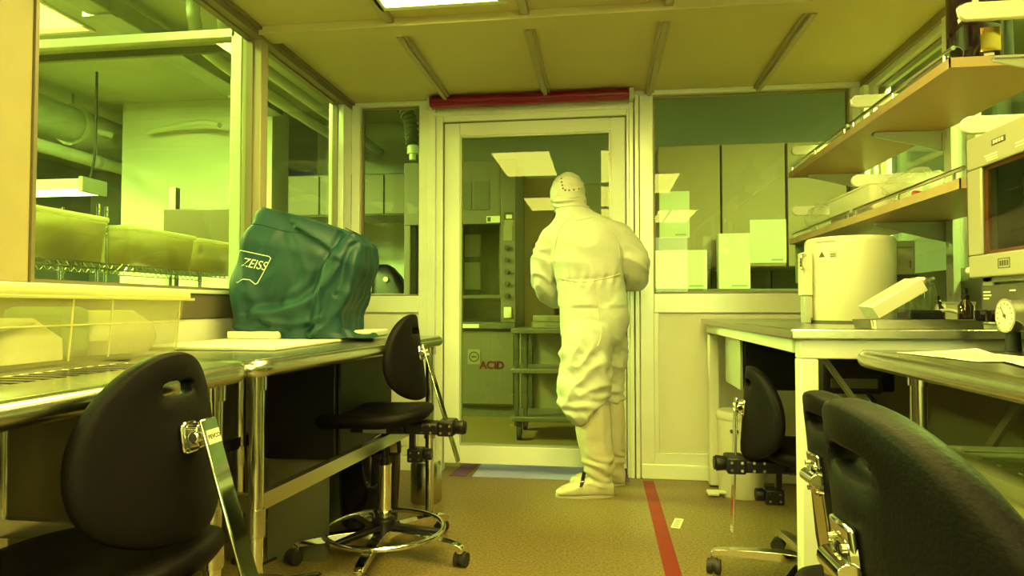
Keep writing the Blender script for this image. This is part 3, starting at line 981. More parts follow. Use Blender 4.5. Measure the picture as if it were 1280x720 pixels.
for i, y in enumerate((2.045, 2.90, 3.78)):
    t = thing('shelf_upright', ['nearest upright with white shelf arms above the oven', 'middle upright with white shelf arms above the white vessel', 'farthest upright with white shelf arms in the room corner'][i], 'shelf bracket', (1.44, y, .935))
    b = MB().box(-.028, .0, -.028, .028, 0, 1.27)
    for k in range(24):
        b.box(-.0295, -.027, -.006, .006, .06 + k * .05, .085 + k * .05)
    b.build('upright', 'bracket_white', t, bevel=.003)
    MB().box(-.05, .02, -.05, .05, -.001, .008).build('foot_plate', 'bracket_grey', t)
    for z in (1.765, 1.385):
        zz = z - .935
        # gusset arm below the board: deep at the post, thin at the tip
        sgn = .034
        poly = [(-.03, -.032), (-.30, -.032), (-.30, -.045), (-.03, -.115)]
        M = Matrix.Translation((0, sgn + .004, zz)) @ Matrix(((1, 0, 0, 0), (0, 0, -1, 0), (0, 1, 0, 0), (0, 0, 0, 1)))
        MB().prism(poly, .008, M).box(-.30, -.03, sgn - .012, sgn + .012, zz - .038, zz - .0315).box(-.034, .0, .02, sgn + .004, zz - .115, zz - .03).build('gusset_arm', 'bracket_grey', t)
        # rounded white stop bar above the board
        z0 = zz + (.108 if z > 1.5 else .15)
        hh = .026
        pr = [(-.03, z0 - hh), (-.03, z0 + hh)]
        pr += [(-.362 - hh * math.sin(a), z0 + hh * math.cos(a)) for a in [PI * j / 10 for j in range(11)]]
        M = Matrix(((1, 0, 0, 0), (0, 0, -1, .05), (0, 1, 0, 0), (0, 0, 0, 1)))
        MB().prism(pr, .022, M).build('stop_bar', 'bracket_white', t, bevel=.004)

# panel behind the right tables
o = MB().box(1.462, 1.488, 2.1, 3.9, .935, 1.16).build('trim_4', 'hood_dark', bevel=.003); struct(o)

# ------------------------------------------------------------------ storage boxes
t = tub('storage_box', 'long clear lidded box lying across the joint of the left tables', (-1.395, 1.36, .861), 1.0, .33, .185, R(1.5), None, m='box_plastic', lid=True, rib=2, seed=3)
for y in (-.47, -.19, .03, .16, .44):
    MB().tube([(.150, y, .012), (.157, y, .09), (.162, y, .165)], .0022, 6).build('rib', 'lid_plastic', t)
MB().tube([(.1575, -.47, .096), (.1575, .47, .096)], .002, 6).build('rib', 'lid_plastic', t)
b = MB().box(.163, .172, -.50, .50, .158, .166).box(-.16, .163, .495, .504, .158, .166)
b.build('rim', 'lid_plastic', t, bevel=.002)
b = MB()
b.loft([[Vector((x, y, 0)) for x, y in rounded_rect(.22, .20, .03, cx=.0, cy=-.02)], [Vector((x, y, .05)) for x, y in rounded_rect(.19, .17, .03, cx=.0, cy=.01)], [Vector((x, y, .10)) for x, y in rounded_rect(.10, .10, .03, cx=-.02, cy=.03)]], M=Matrix.Translation((0, 0, .012)))
b.build('bag', 'bag_contents', t)
MB().box(-.02, .09, -.28, -.05, .0, .006, Matrix.Translation((0, .05, .105)) @ Matrix.Rotation(R(8), 4, 'X')).build('card', 'card_white', t)
MB().box(.0, .10, -.34, -.13, .012, .09).box(-.10, .09, .10, .18, .012, .14).build('green_pouch', 'green_contents', t, bevel=.02)
b = MB()
rg = []
for w, l, z in ((.22, .24, .012), (.25, .27, .05), (.24, .25, .09), (.16, .18, .13)):
    rg.append([Vector((x, y, z)) for x, y in rounded_rect(w, l, .06, cx=-.01, cy=.31)])
MB().loft(rg).build('bag', 'bag_contents', t)

tub('storage_box', 'lidded storage box farther along the right lower shelf', (1.13, 1.76, .271), .45, .47, .345, 0, None, m='bin_plastic', lm='lid_shaded', contents=1, seed=11, cat='storage box')  # lid colour includes the shade under the table
tub('storage_box', 'lidded storage box nearer the camera on the right lower shelf', (1.13, 1.27, .271), .45, .47, .345, 0, None, m='bin_plastic', lm='lid_shaded', contents=1, seed=12, cat='storage box')

# ------------------------------------------------------------------ things under the left tables
t = thing('computer_tower', 'black computer case standing on a low stand under the long table', 'computer', (-1.17, 2.76, 0))
MB().box(-.16, .14, -.30, .36, .40, .815).build('case', 'black_plastic', t, bevel=.01)
MB().box(.14, .152, -.29, .35, .41, .805).build('front_panel', 'black_plastic', t, bevel=.005)
for y in (-.26, .26):
    MB().box(-.15, .09, y - .02, y + .02, 0, .40).build('stand', 'hood_dark', t)
t = thing('waste_bin', 'round dark bin on the floor under the long table', 'bin', (-1.08, 2.98, 0))
MB().lathe([(.125, 0), (.13, .01), (.145, .33), (.15, .34), (.138, .335), (.12, .02)], n=32).build('bin_body', 'black_gloss', t)
t = thing('steel_canister', 'small steel canister on the floor beside the table leg', 'canister', (-.90, 3.32, 0))
MB().lathe([(.075, 0), (.08, .01), (.08, .19), (.07, .21), (.03, .22), (.03, .24), (.002, .241)], n=28).build('canister_body', 'cast_metal', t)
o = MB().tube([p + Vector((0, 0, .006)) for p in spline([(-1.45, 2.75, 0), (-1.25, 2.66, 0), (-1.32, 2.3, 0), (-1.12, 2.2, 0), (-1.05, 2.36, 0), (-1.3, 2.15, 0), (-1.1, 2.02, 0), (-1.35, 1.85, 0)], 8)], .006, 8).build('coiled_cable', 'cable_black')
tag(o, 'black cord coiled on the floor under the long table', 'cord')

# ------------------------------------------------------------------ floor marks, red roll
t = thing('floor_tape', 'red tape line running from the door jamb across the floor', 'tape', (.262, 0, 0))
MB().box(-.031, .031, .6, 3.88, 0, .0009).build('tape', 'red_tape', t)
t = thing('floor_tag', 'small white printed tag stuck on the floor beside the red tape', 'tag', (.343, 3.14, 0), R(-14))
MB().box(-.020, .020, -.07, .07, 0, .001).build('tag_paper', 'paper', t)
for k in range(4):
    MB().box(-.012, .012, -.055 + k * .03, -.038 + k * .03, .001, .0014).build('print', 'print_grey', t)
t = thing('sticky_mat', 'pale blue sticky floor mat under the door with purple edge', 'mat', (-.4, 3.83, 0))
MB().box(-.36, .37, 0, .55, 0, .003).build('sheet', 'mat_blue', t)
MB().loft([[Vector((-.50, .0, z)), Vector((-.40, 0, z)), Vector((-.36, .55, z)), Vector((-.46, .55, z))] for z in (0, .0035)]).build('edge_strip', 'mat_purple', t)
o = MB().box(.372, .555, .02, .55, 0, .0025).build('edge_sheet', 'mat_purple', t)

t = thing('rolled_curtain', 'rolled red vinyl curtain fixed across the top of the door', 'curtain', (-.43, 3.868, 2.247))
pts = []
n = 60
rng = random.Random(3)
rings = []
for i in range(n + 1):
    x = -.598 + 1.19 * i / n
    rg = []
    for j in range(24):
        a = 2 * PI * j / 24
        w = 1 + .07 * noise.noise(Vector((x * 2.2, math.cos(a) * 1.2, math.sin(a) * 1.2))) + .025 * noise.noise(Vector((x * 9, math.cos(a) * 2, math.sin(a) * 2)))
        e = .9 if i in (0, n) else 1
        rg.append(Vector((x, .040 * w * e * math.cos(a), .034 * w * e * math.sin(a))))
    rings.append(rg)
MB().loft(rings).build('roll', 'red_vinyl', t)
pts = [(-.595 + 1.185 * i / 40, -.037, -.016 + .004 * math.sin(i * .5)) for i in range(41)]
MB().bar(pts, .004, .012).build('flap_edge', 'red_vinyl', t)
MB().box(.594, .622, -.03, .056, -.032, .032).build('end_bracket', 'bracket_grey', t, bevel=.003)
MB().box(-.615, -.600, -.03, .056, -.032, .032).build('end_bracket', 'bracket_grey', t, bevel=.003)
# ------------------------------------------------------------------ covered microscope
o = MB().box(-.24, .24, -.48, .45, 0, .012).build('base_board', 'paper', loc=(-1.27, 2.44, .8605), bevel=.003)
tag(o, 'thin pale board lying under the green covered microscope', 'board')
t = thing('microscope_cover', 'green nylon dust cover draped over a microscope on the left table', 'dust cover', (-1.235, 2.66, .873), R(4))
MB().box(-.262, -.05, -.20, .14, 0, .030).box(.10, .29, -.10, .20, 0, .028).build('base_plate', 'paper', t, bevel=.006)
def cover_xy(v):
    L = [(0, -.245), (.08, -.262), (.35, -.268), (.7, -.238), (.92, -.195), (1, -.172)]
    Rr = [(0, .215), (.06, .190), (.2, .185), (.45, .225), (.72, .262), (.9, .255), (1, .225)]
    F = [(0, .185), (.3, .195), (.7, .18), (1, .12)]
    B = [(0, .185), (.5, .19), (1, .13)]
    def it(T):
        for (a, x), (b_, y) in zip(T, T[1:]):
            if v <= b_:
                s = (v - a) / (b_ - a)
                s = s * s * (3 - 2 * s)
                return x + (y - x) * s
        return T[-1][1]
    return it(L), it(Rr), it(F), it(B)
NV, NU, NT = 88, 208, 14
def topz(x, y):
    return .548 - .118 * max(0, min(1, (x + .17) / .42)) - .02 * (x + .17) - .03 * max(0, -y)
def unit_outline(n, r=.22):
    """points evenly spaced round a rounded square of half-size 1"""
    raw = rounded_rect(2, 2, r, 10)
    raw = [Vector((x, y, 0)) for x, y in raw]
    raw.append(raw[0])
    ln = [0]
    for a, b_ in zip(raw, raw[1:]):
        ln.append(ln[-1] + (b_ - a).length)
    out = []
    k = 0
    for q in range(n):
        d = ln[-1] * q / n
        while ln[k + 1] < d:
            k += 1
        out.append(raw[k].lerp(raw[k + 1], (d - ln[k]) / max(1e-6, ln[k + 1] - ln[k])))
    return out
UO = unit_outline(NU)
FOLDS = [([(.211, .394), (.18, .30), (.095, .174), (-.01, .12), (-.158, .10)], .020, .020),
         ([(.2, .425), (.17, .353), (.126, .268), (.107, .142), (.095, .03)], .016, .014),
         ([(0, .457), (.07, .416), (.139, .372), (.17, .33)], .014, .013),
         ([(.243, .353), (.22, .195), (.139, .07), (.076, .015)], .018, .016),
         ([(-.114, .075), (-.01, .06), (.117, .085), (.17, .16)], .012, .013),
         ([(-.19, .43), (-.20, .30), (-.16, .16), (-.06, .04)], .008, .022),
         ([(-.02, .44), (.03, .33), (.05, .22), (-.02, .15)], .008, .02),
         ([(-.25, .05), (-.16, .03), (-.05, .035)], .010, .013)]
FOLDS = [([Vector((p.x, p.y)) for p in spline([(x, z, 0) for x, z in ln], 8)], amp, w) for ln, amp, w in FOLDS]
def fold_d(x, z):
    d = 0
    for ln, amp, w in FOLDS:
        best, sd = 9, 0
        for a, b_ in zip(ln, ln[1:]):
            e = b_ - a
            q = Vector((x, z)) - a
            t_ = max(0, min(1, q.dot(e) / e.dot(e)))
            r_ = q - e * t_
            if r_.length < best:
                best = r_.length
                sd = e.x * r_.y - e.y * r_.x
        if best < .09:
            sg = best if sd > 0 else -best
            d += amp * (math.exp(-(sg / w) ** 2) - .75 * math.exp(-((sg + w * 1.7) / (w * 1.1)) ** 2))
    return d
rings = []
for i in range(NV + NT):
    v = min(1.0, i / NV)
    k = 1.0 if i <= NV else 1 - ((i - NV) / NT) * .97
    l, r_, f, bk = cover_xy(v)
    rg = []
    cx, hw = (l + r_) / 2, (r_ - l) / 2
    for uo in UO:
        px, py = uo.x, uo.y
        x = cx + px * hw * k
        y = (py * (bk if py > 0 else f)) * k
        z = v * topz(x, y)
        if i > NV:
            z = topz(x, y) + .012 * (1 - k)
        P = Vector((x, y, z))
        n_ = Vector((px ** 3, py ** 3, 0)).normalized()
        kk = 1 if i <= NV else max(0, k) ** 2
        front = max(0, -n_.y) ** .5 if py < .3 else 0
        right = max(0, n_.x)
        d = fold_d(x, z) * front * kk
        d += .008 * kk * noise.noise(Vector((x * 9 + z * 5, y * 7, z * 3)))
        d += .005 * kk * (1 - 2.4 * abs(noise.noise(Vector((x * 10 - z * 6, y * 9, z * 5 + x * 5)))))
        d += right * .012 * kk * noise.noise(Vector((3, y * 20, z * 6)))
        edge = max(0, 1 - v * 14)
        d += .012 * edge * noise.noise(Vector((px * 4, py * 4, 2)))
        P += n_ * d
        if i == 0:
            P.z = .003
        rg.append(P)
    rings.append(rg)
mbc = MB().loft(rings)
cover = mbc.build('cover', 'green_nylon', t, angle=75)
flapr = []
for q in range(12):
    s = q / 11
    flapr.append([Vector((.13 + .19 * s, -.19 + .04 * s + .02 * math.sin(s * 5), .004)), Vector((.13 + .19 * s, -.16 + .1 * s, .004)), Vector((.13 + .17 * s, -.10 + .06 * s, .065 - .055 * s + .008 * math.sin(s * 8))), Vector((.13 + .18 * s, -.18 + .06 * s, .055 - .045 * s + .01 * math.sin(s * 7)))])
MB().loft(flapr).build('cover_hem', 'green_nylon', t, angle=75)
dgb = bpy.context.evaluated_depsgraph_get()
bvh_c = BVHTree.FromPolygons([tuple(p) for p in mbc.v], mbc.f)
def onto_cover(x, z, off=.0012):
    h = bvh_c.ray_cast(Vector((x, -1, z)), Vector((0, 1, 0)))
    if h[0] is None:
        return Vector((x, -.19, z))
    return h[0] + Vector((0, -off, 0))
cu = bpy.data.curves.new('ft', 'FONT'); cu.body = 'ZEISS'; cu.size = .044; cu.shear = .28; cu.offset = .0; cu.align_x = 'CENTER'; cu.align_y = 'CENTER'
tmp = bpy.data.objects.new('ft', cu); col.objects.link(tmp)
me = bpy.data.meshes.new_from_object(tmp.evaluated_get(bpy.context.evaluated_depsgraph_get()))
bpy.data.objects.remove(tmp)
ca, sa = math.cos(R(-11)), math.sin(R(-11))
for vtx in me.vertices:
    x, y = vtx.co.x, vtx.co.y * 1.15
    vtx.co = onto_cover(-.160 + x * ca - y * sa, .298 + x * sa + y * ca)
me.materials.append(MATS['logo_white'])
o = bpy.data.objects.new('lettering', me); col.objects.link(o); o.parent = t
b = MB()
outl = [(-.238, .332), (-.235, .350), (-.222, .356), (-.10, .330), (-.092, .322), (-.142, .222), (-.150, .218), (-.172, .236), (-.196, .238), (-.222, .225), (-.232, .226)]
pts = []
for (x0, z0), (x1, z1) in zip(outl, outl[1:]):
    k = max(2, int(math.hypot(x1 - x0, z1 - z0) / .008))
    for q in range(k):
        pts.append(onto_cover(lerp(x0, x1, q / k), lerp(z0, z1, q / k), .001))
b.tube(pts, .0016, 6).build('logo_outline', 'logo_white', t)
# seams of the cover: top edge and the right hand side seam
for ln in ([(-.19, .466), (-.15, .462), (-.05, .436), (.03, .425), (.10, .40)], [(.215, .44), (.16, .38), (.115, .28), (.105, .18), (.09, .07)]):
    pts = [onto_cover(p.x, p.y, .0005) for p in spline([(x, z, 0) for x, z in ln], 10)]
    MB().tube(pts, .0022, 6).build('seam', 'green_nylon', t)

# ------------------------------------------------------------------ on the far right table
t = thing('vacuum_vessel', 'big white cylindrical vessel standing on the far right table', 'vessel', (1.011, 2.86, .935))
t.scale = (.95, .95, .955)
MB().lathe([(.170, 0), (.176, .008), (.178, .34), (.176, .352), (.168, .362), (.10, .366), (.002, .366)], n=64).build('vessel_body', 'vessel_white', t)
MB().lathe([(.171, -.0005), (.1775, .0), (.1775, .012), (.171, .013)], n=64).build('foot_ring', 'print_dark', t)
def on_cyl(r, a, z, w, h, th, name, m, parent, n=8):
    rg = []
    for i in range(n + 1):
        aa = a - w / r / 2 + w / r * i / n
        c, s = math.cos(aa), math.sin(aa)
        rg.append([Vector((c * (r - .002), s * (r - .002), z)), Vector((c * (r + th), s * (r + th), z)), Vector((c * (r + th), s * (r + th), z + h)), Vector((c * (r - .002), s * (r - .002), z + h))])
    return MB().loft(rg).build(name, m, parent)
a0 = R(-128)
on_cyl(.178, R(-134), .262, .078, .048, .001, 'warning_label', 'paper', t)
on_cyl(.179, R(-128), .268, .030, .034, .001, 'warning_text', 'tape_grey', t)
on_cyl(.179, R(-129), .284, .022, .004, .0018, 'warning_line', 'print_dark', t)
on_cyl(.179, R(-129), .276, .022, .004, .0018, 'warning_line', 'print_dark', t)
Mt = Matrix.Rotation(R(-144) + PI / 2, 4, 'Z') @ axes((0, -.180, .288), (1, 0, 0), (0, 0, 1))
MB().prism([(-.014, -.012), (.014, -.012), (0, .013)], .001, Mt).build('warning_triangle', 'print_dark', t)
on_cyl(.1775, R(-140), .336, .085, .008, .001, 'maker_text', 'print_grey', t)
b = MB().box(-.215, -.172, -.075, -.005, .115, .300).box(-.205, -.172, -.065, -.01, .02, .115)
b.build('latch_block', 'vessel_white', t, bevel=.006)
MB().tube(spline([(-.205, -.078, .29), (-.222, -.09, .28), (-.224, -.09, .24), (-.210, -.08, .225)], 6), .006, 8).build('latch_handle', 'chrome', t)
MB().box(-.208, -.180, -.070, -.015, -.0005, .115).build('latch_post', 'bracket_grey', t, bevel=.003)
t = thing('switch_box', 'white switch box standing behind the big white vessel', 'box', (1.265, 3.0, .935))
MB().box(-.045, .045, -.04, .04, .20, .345).build('case', 'vessel_white', t, bevel=.006)
MB().box(-.03, .03, -.044, -.04, .315, .319).box(.02, .026, -.043, -.04, .23, .26).build('print', 'print_grey', t)
MB().box(-.05, .05, -.045, .045, .165, .20).build('collar', 'print_dark', t)
MB().box(-.012, .012, -.012, .012, 0, .17).box(-.05, .05, -.05, .05, 0, .01).build('post', 'bracket_grey', t)

t = thing('steel_tray', 'flat steel tray at the near edge of the far right table', 'tray', (1.00, 2.16, .935))
MB().loft([ring_xy(rounded_rect(.40, .15, .012), 0), ring_xy(rounded_rect(.415, .16, .014), .026), ring_xy(rounded_rect(.405, .15, .012), .026), ring_xy(rounded_rect(.39, .14, .012), .004)]).build('tray', 'steel', t)
t = thing('carton', 'white printed carton tilted up on the steel tray', 'carton', (.836, 2.135, .964), 0)
t.scale = (.80, .95, .82)
MX = Matrix.Rotation(R(-31), 4, 'Y') @ Matrix.Rotation(R(4), 4, 'X')
MB().box(0, .205, -.005, .105, 0, .050, MX).build('carton_body', 'card_white', t, bevel=.002)
b = MB()
b.box(.006, .195, .022, .026, .0499, .0506, MX).box(.006, .195, .090, .094, .0499, .0506, MX)
b.box(.02, .085, .040, .078, .0499, .0506, MX)
b.build('print', 'print_grey', t)
MB().box(.10, .19, .028, .088, .0499, .0506, MX).build('print_panel', 'tape_grey', t)
o = MB().box(-.05, .05, -.05, .05, 0, .055).build('black_block', 'black_plastic', loc=(1.03, 2.31, .9355), bevel=.008); tag(o, 'small black block behind the tilted white carton', 'block')
t = thing('glass_jar', 'clear glass jar with metal screw lid behind the tilted carton', 'jar', (1.138, 2.52, .935))
t.scale = (.86, .86, .94)
MB().lathe([(.045, 0), (.05, .008), (.05, .125), (.040, .15), (.040, .175), (.037, .175), (.037, .15), (.047, .125), (.046, .01), (.002, .006)], n=36).build('jar_body', 'clear_glass', t)
MB().lathe([(.043, .158), (.044, .160), (.044, .178), (.041, .182), (.002, .182)], n=36).build('lid', 'cast_metal', t)
MB().lathe([(.045, .010), (.0455, .012), (.0455, .055), (.002, .056)], n=30).build('contents', 'tube_clear', t)
for k, (x, y, h, lab) in enumerate(((1.215, 2.58, .105, 'small dark dropper bottle just beside the glass jar'), (1.165, 2.30, .125, 'slim dark bottle against the oven side'))):
    t = thing('dropper_bottle', lab, 'bottle', (x, y, .935))
    MB().lathe([(.020, 0), (.022, .004), (.022, h * .55), (.010, h * .7), (.010, h * .75), (.002, h * .75)], n=20).build('bottle_body', 'amber_glass', t)
    MB().lathe([(.012, h * .72), (.012, h * .82), (.008, h * .85), (.008, h), (.002, h * 1.02)], n=16).build('cap', 'black_plastic', t)
o = MB().tube([p for p in spline([(0, 0, .012), (.03, .01, .03), (.09, .03, .055), (.15, .02, .04), (.20, -.02, .015), (.27, -.05, .008), (.22, .10, .008), (.10, .12, .008)], 8)], .006, 8).build('clear_tubing', 'tube_clear', loc=(1.065, 2.38, .934)); tag(o, 'loop of clear tubing lying between the jar and the oven', 'tubing')
o = MB().tube([p for p in spline([(0, 0, .006), (.06, .03, .012), (.13, .0, .006), (.2, .04, .006), (.28, .02, .006)], 8)], .004, 8).build('red_wire', 'red_card', loc=(1.07, 2.46, .935)); tag(o, 'thin red wire on the table beside the clear tubing', 'wire')
t = thing('small_carton', 'small pale carton standing behind the tubing near the oven', 'carton', (1.30, 2.62, .935))
MB().box(-.05, .05, -.02, .02, 0, .075).build('carton_body', 'card_white', t, bevel=.002)
MB().box(-.052, .052, -.022, .022, .075, .085).build('lid', 'print_grey', t)
t = thing('green_sheet', 'narrow green printed sheet hanging below the lower shelf end', 'sheet', (1.12, 3.895, 1.135))
t.scale = (.7, 1, .8)
MB().box(-.045, .045, -.002, .001, 0, .30).build('sheet', 'green_sheet', t)
b = MB()
for k in range(7):
    b.box(-.033, .033, -.0032, -.002, .03 + k * .036, .044 + k * .036)
b.build('print', 'print_grey', t)
MB().box(-.03, .03, -.001, .003, .295, .306).build('clip', 'print_dark', t)

# ------------------------------------------------------------------ vacuum oven
t = thing('vacuum_oven', 'beige vacuum oven with glass door and pressure gauge on the right table', 'oven', (1.03, 1.76, .881))
y0, y1 = -.26, .235
for x in (.07, .36):
    for y in (-.2, .18):
        MB().cyl((x, y, 0), (x, y, .058), .02, .016, n=16).build('foot', 'rubber', t)
b = MB()
b.box(.025, .42, y0, y1, .056, .085).box(.025, .42, y0, y1, .185, .235).box(.025, .42, y0, y1, .53, .575)
b.box(.025, .42, y0, y0 + .05, .085, .53).box(.025, .42, y1 - .05, y1, .085, .53).box(.36, .42, y0 + .05, y1 - .05, .085, .53).box(.04, .42, y0 + .05, y1 - .05, .085, .19)
b.build('oven_body', 'oven_paint', t, bevel=.004)
MB().box(.34, .36, y0 + .05, y1 - .05, .235, .53).box(.04, .36, y0 + .05, y0 + .056, .235, .53).box(.04, .36, y1 - .056, y1 - .05, .235, .53).build('chamber', 'oven_inside', t)
for z in (.32, .43):
    MB().box(.05, .33, y0 + .057, y1 - .057, z, z + .006).build('oven_shelf', 'cast_metal', t)
MB().cyl((.339, -.02, .47), (.325, -.02, .47), .035, n=28).build('port', 'gauge_face', t)
# door
wy0, wy1, wz0, wz1 = -.20, .185, .262, .502
d_ = MB()
Y_, Z_ = [y0, wy0, wy1, y1 + .018], [.20, wz0, wz1, .592]
d_.box(0, .022, Y_[0], Y_[3], Z_[0], Z_[1]).box(0, .022, Y_[0], Y_[3], Z_[2], Z_[3]).box(0, .022, Y_[0], Y_[1], Z_[1], Z_[2]).box(0, .022, Y_[2], Y_[3], Z_[1], Z_[2])
door = d_.build('oven_door', 'oven_paint', t, bevel=.004)
b = MB()
for a0_, a1_, c0_, c1_ in ((wy0, wy0 + .012, wz0, wz1), (wy1 - .012, wy1, wz0, wz1), (wy0, wy1, wz0, wz0 + .010), (wy0, wy1, wz1 - .010, wz1)):
    b.box(.010, .020, a0_, a1_, c0_, c1_)
b.build('gasket', 'gasket_red', door)
MB().box(.005, .013, wy0, wy1, wz0, wz1).build('door_window', 'oven_glass', door, smooth=False)
Md = lambda y, z, x=-.0004: axes((x, y, z), (0, -1, 0), (0, 0, 1))
MB().box(-.0012, .001, .07, .13, .548, .563).build('name_plate', 'oven_panel', door)
b = MB()
for k in range(4):
    b.box(-.0018, -.001, .078 + k * .012, .086 + k * .012, .551, .560)
b.build('name_text', 'gauge_face', door)
b = MB()
for q in range(3):
    b.box(-.001, .001, .105, .165 - .006 * q, .524 - q * .007, .5275 - q * .007)
b.box(-.001, .001, -.10, .03, .527, .531).box(-.001, .001, -.10, .03, .519, .523)
b.build('print', 'gauge_face', door)
b = MB().box(-.001, .001, .063, .113, .220, .222).box(-.001, .001, .063, .113, .244, .246).box(-.001, .001, .063, .065, .22, .246).box(-.001, .001, .111, .113, .22, .246)
for k in range(4):
    b.box(-.001, .001, .070 + k * .010, .076 + k * .010, .226, .240)
b.build('emblem', 'print_dark', door)
MB().cyl((.01, y1 + .016, .222), (.01, y1 + .034, .222), .011, n=16).build('latch', 'gauge_face', door)
MB().box(.004, .045, y1 + .0185, y1 + .030, .24, .52).build('hinge_strip', 'oven_panel', door, bevel=.003)
# control panel
pnl = MB().box(.016, .026, y0 + .015, y1 - .012, .070, .178).build('control_panel', 'oven_panel', t, bevel=.003)
for y in (.203, .150):
    MB().cyl((.016, y, .095), (-.006, y, .095), .017, .015, n=24).box(-.012, -.004, y - .004, y + .004, .081, .109).build('knob', 'black_gloss', pnl)
MB().cyl((.017, .082, .097), (-.004, .082, .097), .044, n=36).build('gauge_rim', 'steel_bright', pnl)
g_ = MB().cyl((-.0035, .082, .097), (-.0048, .082, .097), .038, n=36).build('gauge_face', 'gauge_face', pnl)
b = MB()
for k in range(11):
    a = R(-40 + 26 * k)
    c, s = math.cos(a), math.sin(a)
    b.bar([(-.0052, .082 + .028 * c, .097 + .028 * s), (-.0052, .082 + .034 * c, .097 + .034 * s)], .0025, .001, up=(1, 0, 0))
b.bar([(-.0056, .077, .089), (-.0056, .099, .121)], .003, .001, up=(1, 0, 0))
b.cyl((-.0048, .082, .097), (-.007, .082, .097), .005, n=12)
b.build('gauge_needle', 'print_dark', pnl)
b = MB()
for k, w in enumerate((.032, .036, .026)):
    b.box(.0152, .0162, .212 - w, .212, .158 - k * .009, .162 - k * .009)
b.box(.0152, .0162, .160, .212, .0745, .0775).box(.0152, .0162, .13, .15, .125, .128).box(.0152, .0162, .07, .095, .160, .164)
b.build('panel_text', 'gauge_face', pnl)
t = thing('red_folder', 'red folder lying on top of the vacuum oven', 'folder', (1.16, 1.74, 1.458))
MB().box(-.115, .16, -.21, .15, 0, .014).build('folder', 'red_card', t, bevel=.003)
MB().box(-.10, .15, -.20, .146, .003, .011).build('pages', 'paper', t)

# papers on the near right table
for i, (x, y, rz, lab) in enumerate(((.885, 1.70, 8, 'loose printed sheet at the far corner of the right table'), (.93, 1.42, -14, 'loose printed sheet in front of the vacuum oven'), (.90, 1.10, 5, 'loose printed sheet at the near part of the right table'))):
    t = thing('paper_sheet', lab, 'paper sheet', (x, y, .8805 + .002 * i), R(rz))
    nx, ny = 8, 10
    top = MB()
    rg = []
    for a in range(ny + 1):
        yy = -.148 + .296 * a / ny
        up = [Vector((-.105 + .21 * q / nx, yy, .001 + .003 * noise.noise(Vector((q * .4, a * .4, i))) ** 2 + .010 * max(0, (a - 8) / 2) * (q / nx) ** 2 + .0012)) for q in range(nx + 1)]
        rg.append(up + [p - Vector((0, 0, .0008)) for p in reversed(up)])
    top.loft(rg).build('sheet', 'paper', t)
    b = MB()
    for k in range(9):
        b.box(-.08, .02 + .05 * ((k * 7) % 3) / 2, -.11 + k * .022, -.106 + k * .022, .0040, .0048)
    b.build('print', 'tape_grey', t)

# ------------------------------------------------------------------ on the shelves
t = thing('amber_jug', 'dark amber glass jug at the near end of the upper shelf', 'jug', (1.222, 2.30, 1.766))
t.scale = (.92, .92, 1)
MB().lathe([(.090, 0), (.098, .01), (.098, .30), (.085, .35), (.035, .40), (.032, .44), (.036, .445), (.036, .47), (.002, .472)], n=48).build('jug_body', 'amber_glass', t)
on_cyl(.0985, R(-98), .035, .06, .075, .0008, 'reflection_patch', 'jug_reflection', t)  # warm reflection on the glass, put on as a metallic patch
b = MB()
on_cyl(.0985, R(-102), .020, .03, .008, .001, 'jug_print', 'gauge_face', t)
t = thing('pipe_piece', 'short open pipe lying beside the amber jug on the upper shelf', 'pipe', (1.098, 2.19, 1.7895))
MB().loft([[Vector((r * math.cos(2 * PI * j / 28), y, r * math.sin(2 * PI * j / 28))) for j in range(28)] for r, y in ((.019, .0), (.0225, .0), (.0225, .28), (.019, .28))], closed=True).build('pipe_wall', 'cast_metal', t)
t = tub('plastic_tray', 'white plastic tray on the lower shelf towards the room corner', (1.185, 3.08, 1.386), .56, .21, .125, 0, None, lid=False, m='vessel_white', cat='tray')
def crumple(name, label, loc, s, seed, m='bag_film'):
    b = MB()
    n, mm = 36, 24
    rg = []
    for i in range(1, mm):
        th = PI * i / mm
        q = []
        for j in range(n):
            a = 2 * PI * j / n
            v = Vector((math.sin(th) * math.cos(a), math.sin(th) * math.sin(a), -math.cos(th)))
            w = 1 + .45 * noise.noise(v * 2.1 + Vector((seed, 0, 0))) + .22 * abs(noise.noise(v * 5.5 + Vector((0, seed, 0))))
            q.append(Vector((v.x * s[0] * w, v.y * s[1] * w, max(-s[2] + .001, v.z * s[2] * w) + s[2])))
        rg.append(q)
    o = b.loft(rg).build(name, m, loc=loc, angle=25)
    return tag(o, label, 'bag')
crumple('plastic_bag', 'crumpled clear bag on the lower shelf in front of the white tray', (1.17, 2.66, 1.386), (.09, .12, .065), 3)
crumple('plastic_bag', 'small crumpled clear bag at the far end of the lower shelf', (1.16, 3.60, 1.386), (.08, .12, .075), 8)
t = thing('marker_pen', 'dark marker pen with red cap lying on the lower shelf', 'pen', (1.11, 2.46, 1.396))
MB().cyl((0, 0, 0), (.10, .05, 0), .0095, n=16).build('barrel', 'black_plastic', t)
MB().cyl((-.03, -.015, 0), (0, 0, 0), .010, n=16).build('cap', 'red_card', t)
# ------------------------------------------------------------------ lab stools
def superell(rx, ry, z, n=48, e=.8, cx=0, cy=0, egg=0):
    pts = []
    for j in range(n):
        a = 2 * PI * j / n
        c, s = math.cos(a), math.sin(a)
        x = math.copysign(abs(c) ** e, c) * rx
        y = math.copysign(abs(s) ** e, s) * ry * (1 + egg * c)
        pts.append(Vector((cx + x, cy + y, z)))
    return pts

